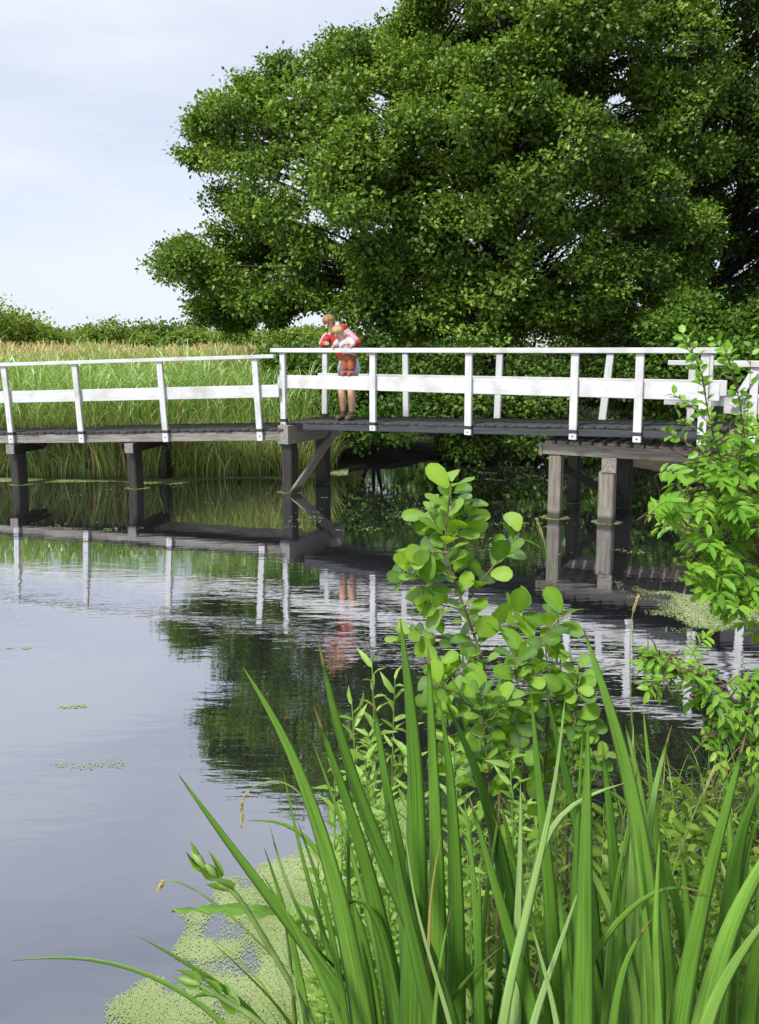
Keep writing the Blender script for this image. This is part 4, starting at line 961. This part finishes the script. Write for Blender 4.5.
# lance-leaved herbs left of the centre
herbs = [(372, 660, 1.75), (352, 705, 1.65), (395, 680, 1.85), (335, 770, 1.6), (365, 760, 1.5), (410, 730, 1.7), (385, 800, 1.45), (455, 745, 1.55), (342, 830, 1.5), (470, 820, 1.45), (318, 860, 1.55), (510, 760, 1.6)]
hl = ['tallest lance leaved herb standing before the dark reflection', 'lance leaved herb beside the tallest one, a little shorter and to its left', 'lance leaved herb between the two tallest dark iris blades',
      'bright herb at the left rim of the leafy bank', 'herb with narrow whorled leaves among crossing iris blades', 'herb right of the tallest iris blade', 'low bright herb half hidden by dark iris blades', 'herb shoot below the sapling, left of its stem',
      'low herb at the left rim above the duckweed', 'low herb between iris blades in the bottom centre', 'lowest yellowish herb nearest the duckweed film', 'herb at the sapling foot among round leaves']
for (x, y, Y), lab in zip(herbs, hl):
    tip = onY(x, y, Y); bx = tip[0]+R.uniform(-.05, .05); root = np.array([bx, Y+.05, float(gz(bx, Y+.05))-.02])
    P = bez(root, (root+tip)/2+np.array([R.uniform(-.04, .04), 0, 0]), tip, 14)
    ss = [dict(P=P, r=.004, leaf=leaf_set(P, np.linspace(.3, 1, 46), .058, .014, upb=.9, rlo=.15))]
    for q in range(4):
        i = int(14*(.4+.12*q)); a = R.uniform(-1, 1); tp = P[i]+np.array([a*.07, R.uniform(-.05, .05), R.uniform(.07, .13)])
        Q = bez(P[i], (P[i]+tp)/2+[a*.02, 0, 0], tp, 6); ss.append(dict(P=Q, r=.002, leaf=leaf_set(Q, np.linspace(.2, 1, 16), .045, .012, upb=.9)))
    leafy('leafy_herb', lab, 'wild plant', ss, T_LANCE, M_herb, M_stem, group='lance leaved herbs on the bank')
rights = [(556, 800, 1.75), (604, 806, 1.85), (650, 782, 2.1), (690, 800, 2.0), (728, 786, 2.2), (622, 858, 1.6), (700, 866, 1.65), (746, 842, 1.75), (528, 850, 1.5), (582, 878, 1.45), (664, 905, 1.4), (740, 915, 1.4), (668, 840, 1.8), (716, 828, 1.9)]
for i, (x, y, Y) in enumerate(rights):
    tip = onY(x, y, Y); bx = tip[0]+R.uniform(-.05, .05); zr = float(gz(bx, Y+.05))-.02; tip[2] = max(tip[2], zr+.14); root = np.array([bx, Y+.05, zr])
    P = bez(root, (root+tip)/2+np.array([R.uniform(-.05, .05), 0, .02]), tip, 10); oval = i % 2
    ss = [dict(P=P, r=.003, leaf=leaf_set(P, np.linspace(.2, 1, 26), .05 if oval else .055, .028 if oval else .014, upb=.5, rlo=.05, rhi=.9))]
    for q in range(6):
        j_ = int(10*(.2+.1*q)); a_ = R.uniform(-1, 1); tp = P[j_]+np.array([a_*.12, R.uniform(-.1, .1), R.uniform(.02, .10)])
        Q = bez(P[j_], (P[j_]+tp)/2+[0, 0, .03], tp, 6); ss.append(dict(P=Q, r=.0018, leaf=leaf_set(Q, np.linspace(.2, 1, 12), .042, .024 if oval else .012, rlo=.05, rhi=.9)))
    leafy('leafy_herb', 'low broad leaved weed tangled in grass behind the right hand iris blades' if oval else 'low narrow leaved weed tangled in grass behind the right hand iris blades', 'wild plant', ss, T_OVAL if oval else T_LANCE, M_cover, M_stem, group='broad leaved weeds on the right bank' if oval else 'narrow leaved weeds on the right bank')
# pinnate leaves of the shrub at the right edge
def pinnate(P, n_pairs, ll, lw, rv):
    """leaflets in pairs along a leaf stalk P (root..tip) and one at the tip"""
    P = np.asarray(P); ts = np.linspace(.28, .95, n_pairs); i = np.clip((ts*(len(P)-1)).astype(int), 0, len(P)-2); f = ts*(len(P)-1)-i
    C0 = P[i]+(P[i+1]-P[i])*f[:, None]; T_ = norm(P[i+1]-P[i]); up_ = norm(np.array([0, -.35, 1.])+R.normal(0, .25, 3))
    B_ = norm(np.cross(up_, T_)); C = np.concatenate([C0, C0, P[-1:]]); D = np.concatenate([norm(B_+T_*.55), norm(-B_+T_*.55), T_[-1:]])
    D = norm(D+R.normal(0, .12, D.shape)+np.array([0, 0, -.12])); Nn = norm(np.tile(up_, (len(C), 1))+R.normal(0, .22, (len(C), 3)))
    sz = np.concatenate([np.linspace(.8, 1, n_pairs)]*2+[[1.1]])*ll
    return C, D, Nn, sz, sz*lw/ll, np.clip(rv+R.normal(0, .12, len(C)), 0, 1)
def rose_shrub(name, label, branches, poly, Y, nleaf, base, size=.045, dy=.3):
    e_ = empty(name, tuple(base), label=label, cat='shrub'); tb = Tubes(); pl = Pile(); pts = []
    for br in branches:
        P = catmull([onY(x, y, Y+d_) for x, y, d_ in br], 6); P = np.vstack([P]); tb.add(P-base, np.linspace(.003, .011, len(P)), 6); pts.append(P)
    A = np.concatenate(pts); poly = np.array(poly, float); k = 0
    while k < nleaf:
        x = R.uniform(poly[:, 0].min(), poly[:, 0].max()); y = R.uniform(poly[:, 1].min(), poly[:, 1].max())
        if not inside(np.array([x]), np.array([y]), poly)[0]: continue
        k += 1
        tip = onY(x, y, Y+R.uniform(-dy, dy)); near = A[np.argmin(np.linalg.norm(A-tip, axis=1))]
        d_ = norm(tip-near); L_ = R.uniform(.10, .15); d_ = norm(d_+np.array([R.normal(0, .35), -.25+R.normal(0, .3), R.normal(0.05, .3)])); root = tip-d_*L_
        Q = bez(root, (root+tip)/2+np.array([0, 0, .025]), tip-np.array([0, 0, .015]), 8)
        tb.add(np.array([near-base, (near+root)/2-base+[0, 0, .02], root-base]), [.003, .0022, .0016], 4); tb.add(Q-base, .0012, 4)
        C, D, Nn, Ls, Ws, rv = pinnate(Q, 5 if R.uniform() < .5 else 4, size*R.uniform(.85, 1.2), size*.42, R.uniform(.25, .95))
        V, Fx = stamp(T_OVAL, C-base, D, Nn, Ls, Ws); pl.add(V, Fx, np.repeat(rv, 7))
    link('branch', tb.mesh('branch', M_redtw), e_); link('foliage', pl.mesh('foliage', M_rose, smooth=True), e_)
    return e_
def gb(x, Y):
    X = (x-379.5)/FPX*Y; return np.array([X, Y, float(gz(X, Y))])
b1 = gb(860, 2.9); pxb = 379.5+b1[0]/2.6*FPX
def rootpx(b): 
    dd = b-np.array([0, 0, EYE]); c_ = dd[1]*math.cos(PITCH)-dd[2]*math.sin(PITCH); u_ = dd[1]*math.sin(PITCH)+dd[2]*math.cos(PITCH)
    return (379.5+FPX*dd[0]/c_, PY-FPX*u_/c_)
rx, ry = rootpx(b1)
rose_shrub('pinnate_shrub', 'bright green shrub with feathery leaflets leaning in from the right edge above the duckweed',
           [[(650, 520, -.1), (690, 500, -.05), (740, 520, 0), (800, 620, .1), (rx, ry, .3)], [(680, 575, -.1), (715, 545, 0), (760, 560, .05), (810, 650, .1), (rx, ry, .3)],
            [(672, 450, 0), (710, 470, 0), (755, 520, .05), (800, 620, .1), (rx, ry, .3)], [(735, 600, -.1), (770, 590, 0), (820, 680, .2), (rx, ry, .3)]],
           [(648, 520), (668, 505), (672, 470), (700, 462), (720, 440), (790, 400), (800, 640), (735, 625), (712, 592), (690, 588), (680, 545)], 2.6, 235, b1, size=.05)
b2 = gb(840, 2.3); rx, ry = rootpx(b2)
rose_shrub('pinnate_shrub', 'low feathery leaved branch reaching left over the water beneath the upper shrub',
           [[(640, 655, -.1), (672, 668, -.05), (720, 690, 0), (780, 760, .1), (rx, ry, .0)], [(700, 735, -.05), (735, 735, 0), (790, 780, .1), (rx, ry, .0)]],
           [(630, 665), (652, 640), (668, 652), (708, 630), (700, 665), (735, 680), (790, 660), (790, 790), (735, 775), (700, 745), (712, 715), (690, 700), (650, 694)], 2.35, 58, b2, dy=.12)
# thin twiggy sapling with small leaves at the right
b3 = gb(790, 2.7); rx, ry = rootpx(b3)
tw = []
TB = [[(683, 335), (700, 370), (712, 430), (735, 500), (770, 600), (rx, ry)], [(672, 395), (690, 405), (710, 425)], [(690, 360), (702, 375), (706, 395)], [(725, 350), (735, 380), (745, 440), (755, 540), (775, 620), (rx, ry)],
      [(752, 330), (750, 380), (748, 450), (760, 560)], [(680, 420), (700, 430), (716, 445)], [(665, 430), (690, 445), (722, 465)], [(745, 400), (742, 440), (738, 480)], [(715, 340), (728, 360), (738, 395)]]
for i, pts in enumerate(TB):
    P = catmull([onY(x, y, 2.45+(.08*(i % 3)-.05)+(.2*(k_/len(pts)) if len(pts) > 4 else 0)) for k_, (x, y) in enumerate(pts)], 6)[::-1]
    ls = leaf_set(P, np.linspace(.45 if len(pts) > 4 else .15, 1, 44 if len(pts) > 4 else 15), .034, .024, rlo=.1, rhi=.9); tw.append(dict(P=P, r=.0035 if len(pts) > 4 else .0016, leaf=ls, pet=.006))
leafy('birch_sapling', 'thin twiggy sapling with small leaves crossing the right end of the white railing', 'sapling', tw, T_OVAL, M_rose, M_redtw, base=b3)
# dock with one broad leaf reaching left
b4 = np.array([-.12, 1.25, float(gz(-.12, 1.25))])
e_ = empty('dock_plant', tuple(b4), label='dock with one broad blue green leaf held flat over the water', cat='wild plant')
Pm = catmull([onY(x, y, 1.12) for x, y in ((172, 911), (210, 906), (250, 905), (285, 912))], 5)[::-1]
wv_ = np.array([.004, .012, .020, .024, .026, .026, .026, .025, .023, .021, .018, .015, .012, .008, .005, .0015])
V = []; 
for i, p in enumerate(Pm):
    wq = np.interp(i/(len(Pm)-1), np.linspace(0, 1, 16), wv_)
    for s in (-1, -.5, 0, .5, 1): V.append(p+np.array([0, s*wq*.9, -abs(s)*wq*.35+.004*math.sin(i*1.9+s*2)-.35*wq*s]))
Fx = [[5*i+k_, 5*i+k_+1, 5*i+6+k_, 5*i+5+k_] for i in range(len(Pm)-1) for k_ in range(4)]
link('leaf', mesh_np('leaf', np.array(V)-b4, np.array(Fx), M_blade, rnd=np.full(len(V), .55), uv=np.array([[i % 5/5, i/40] for i in range(len(V))]), smooth=True), e_)
tb = Tubes(); tb.add(bez(b4-b4, (Pm[0]-b4)*.6+np.array([0, 0, .15]), Pm[0]-b4, 10), np.linspace(.006, .003, 10), 6); link('stem', tb.mesh('stem', M_stem), e_)
# flowering grass stalks that rise above the bank
def stalk(label, pts, Y, head):
    P = catmull([onY(x, y, Y) for x, y in pts], 6)[::-1]; r0 = P[0].copy(); r0[2] = min(float(gz(r0[0], r0[1])), r0[2]-.02); P = np.vstack([r0, P]); b = P[0]
    e_ = empty('grass_stalk', tuple(b), label=label, cat='grass stalk'); tb = Tubes(); tb.add(P-b, np.linspace(.0022, .0012, len(P)), 5)
    link('stem', tb.mesh('stem', M_stem), e_)
    n_ = 110; t = R.uniform(0, 1, n_); i0 = int(len(P)*(1-head)); i = np.clip(i0+(t*(len(P)-1-i0)).astype(int), 0, len(P)-2)
    C = P[i]-b+(P[i+1]-P[i])*R.uniform(0, 1, (n_, 1)); D = norm(norm(P[i+1]-P[i])+rdir(n_)*.45)
    V, Fx = stamp(T_DIA, C, D, rdir(n_), np.full(n_, .010), np.full(n_, .0028)); link('seed_head', mesh_np('seed_head', V, Fx, M_plume, rnd=R.uniform(.3, .8, n_).repeat(4)), e_)
stalk('slim grass stalk with straw head before the right bridge piles', [(537, 520), (545, 545), (555, 590), (560, 650), (565, 760)], 2.0, .2)
stalk('grass stalk with yellow seed head in front of the railing reflection', [(638, 597), (632, 618), (630, 660), (632, 720), (640, 800)], 2.1, .22)
stalk('arching sedge stalk with drooping brown spike at the left of the bank', [(242, 826), (243, 800), (256, 786), (280, 782), (305, 800), (335, 860), (350, 930)], 1.4, .28)
stalk('leaning pale stalk with brown tip low over the open water', [(160, 888), (168, 880), (195, 890), (235, 920), (280, 965), (310, 1010)], 1.25, .16)
stalk('dry reddish grass stem leaning right beside the lower shrub', [(715, 768), (700, 800), (680, 850), (665, 900)], 1.7, .3)

# ------------------------------------------------------------------ bank cover (uncountable): grasses and low leaves
pl = Pile(); n_ = 9000
Y = R.uniform(.7, 5.2, n_); X = R.uniform(-.55, 3.6, n_)*np.clip(Y/2.6, .5, 1.3)
sh_ = Y-np.interp(X, NEAR[:, 0], NEAR[:, 1]); kp = (sh_ < .06) & (vnoise(X, Y, 3, 21) > .2); X, Y = X[kp], Y[kp]; m = len(X)
B = np.stack([X, Y, gz(X, Y)-.01], -1); az = R.uniform(0, 6.28, m); h_ = R.uniform(.18, .55, m)*np.where(Y > 2.6, .8, 1)
pl.add(*strips(B, h_, np.stack([np.cos(az), np.sin(az)], -1)*(h_*R.uniform(.2, 1.0, m))[:, None], np.full(m, 1.8), R.uniform(.003, .008, m), np.clip(R.normal(.55, .28, m), 0, 1), 6))
o = link('bank_grass', pl.mesh('bank_grass', M_grass)); tag(o, 'tangled green and straw grass covering the near bank', 'grass', kind='stuff')
pl = Pile(); n_ = 9000
Y = R.uniform(.8, 4.6, n_); X = R.uniform(-.4, 2.6, n_)*np.clip(Y/2.4, .5, 1.4)
sh_ = Y-np.interp(X, NEAR[:, 0], NEAR[:, 1]); kp = (sh_ < -.05) & (vnoise(X, Y, 2.5, 31) > .35); X, Y = X[kp], Y[kp]; m = len(X)
C = np.stack([X, Y, gz(X, Y)+R.uniform(0, .28, m)**1.2], -1)
V, Fx = stamp(T_OVAL, C, norm(rdir(m)*np.array([1, 1, .4])), norm(np.array([0, -.3, 1])+rdir(m)*.5), R.uniform(.025, .055, m), R.uniform(.016, .034, m))
pl.add(V, Fx, np.repeat(np.clip(R.normal(.42, .34, m), 0, 1), 7))
o = link('low_herbage', pl.mesh('low_herbage', M_cover, smooth=True)); tag(o, 'low leafy ground cover under the irises on the near bank', 'ground cover', kind='stuff')
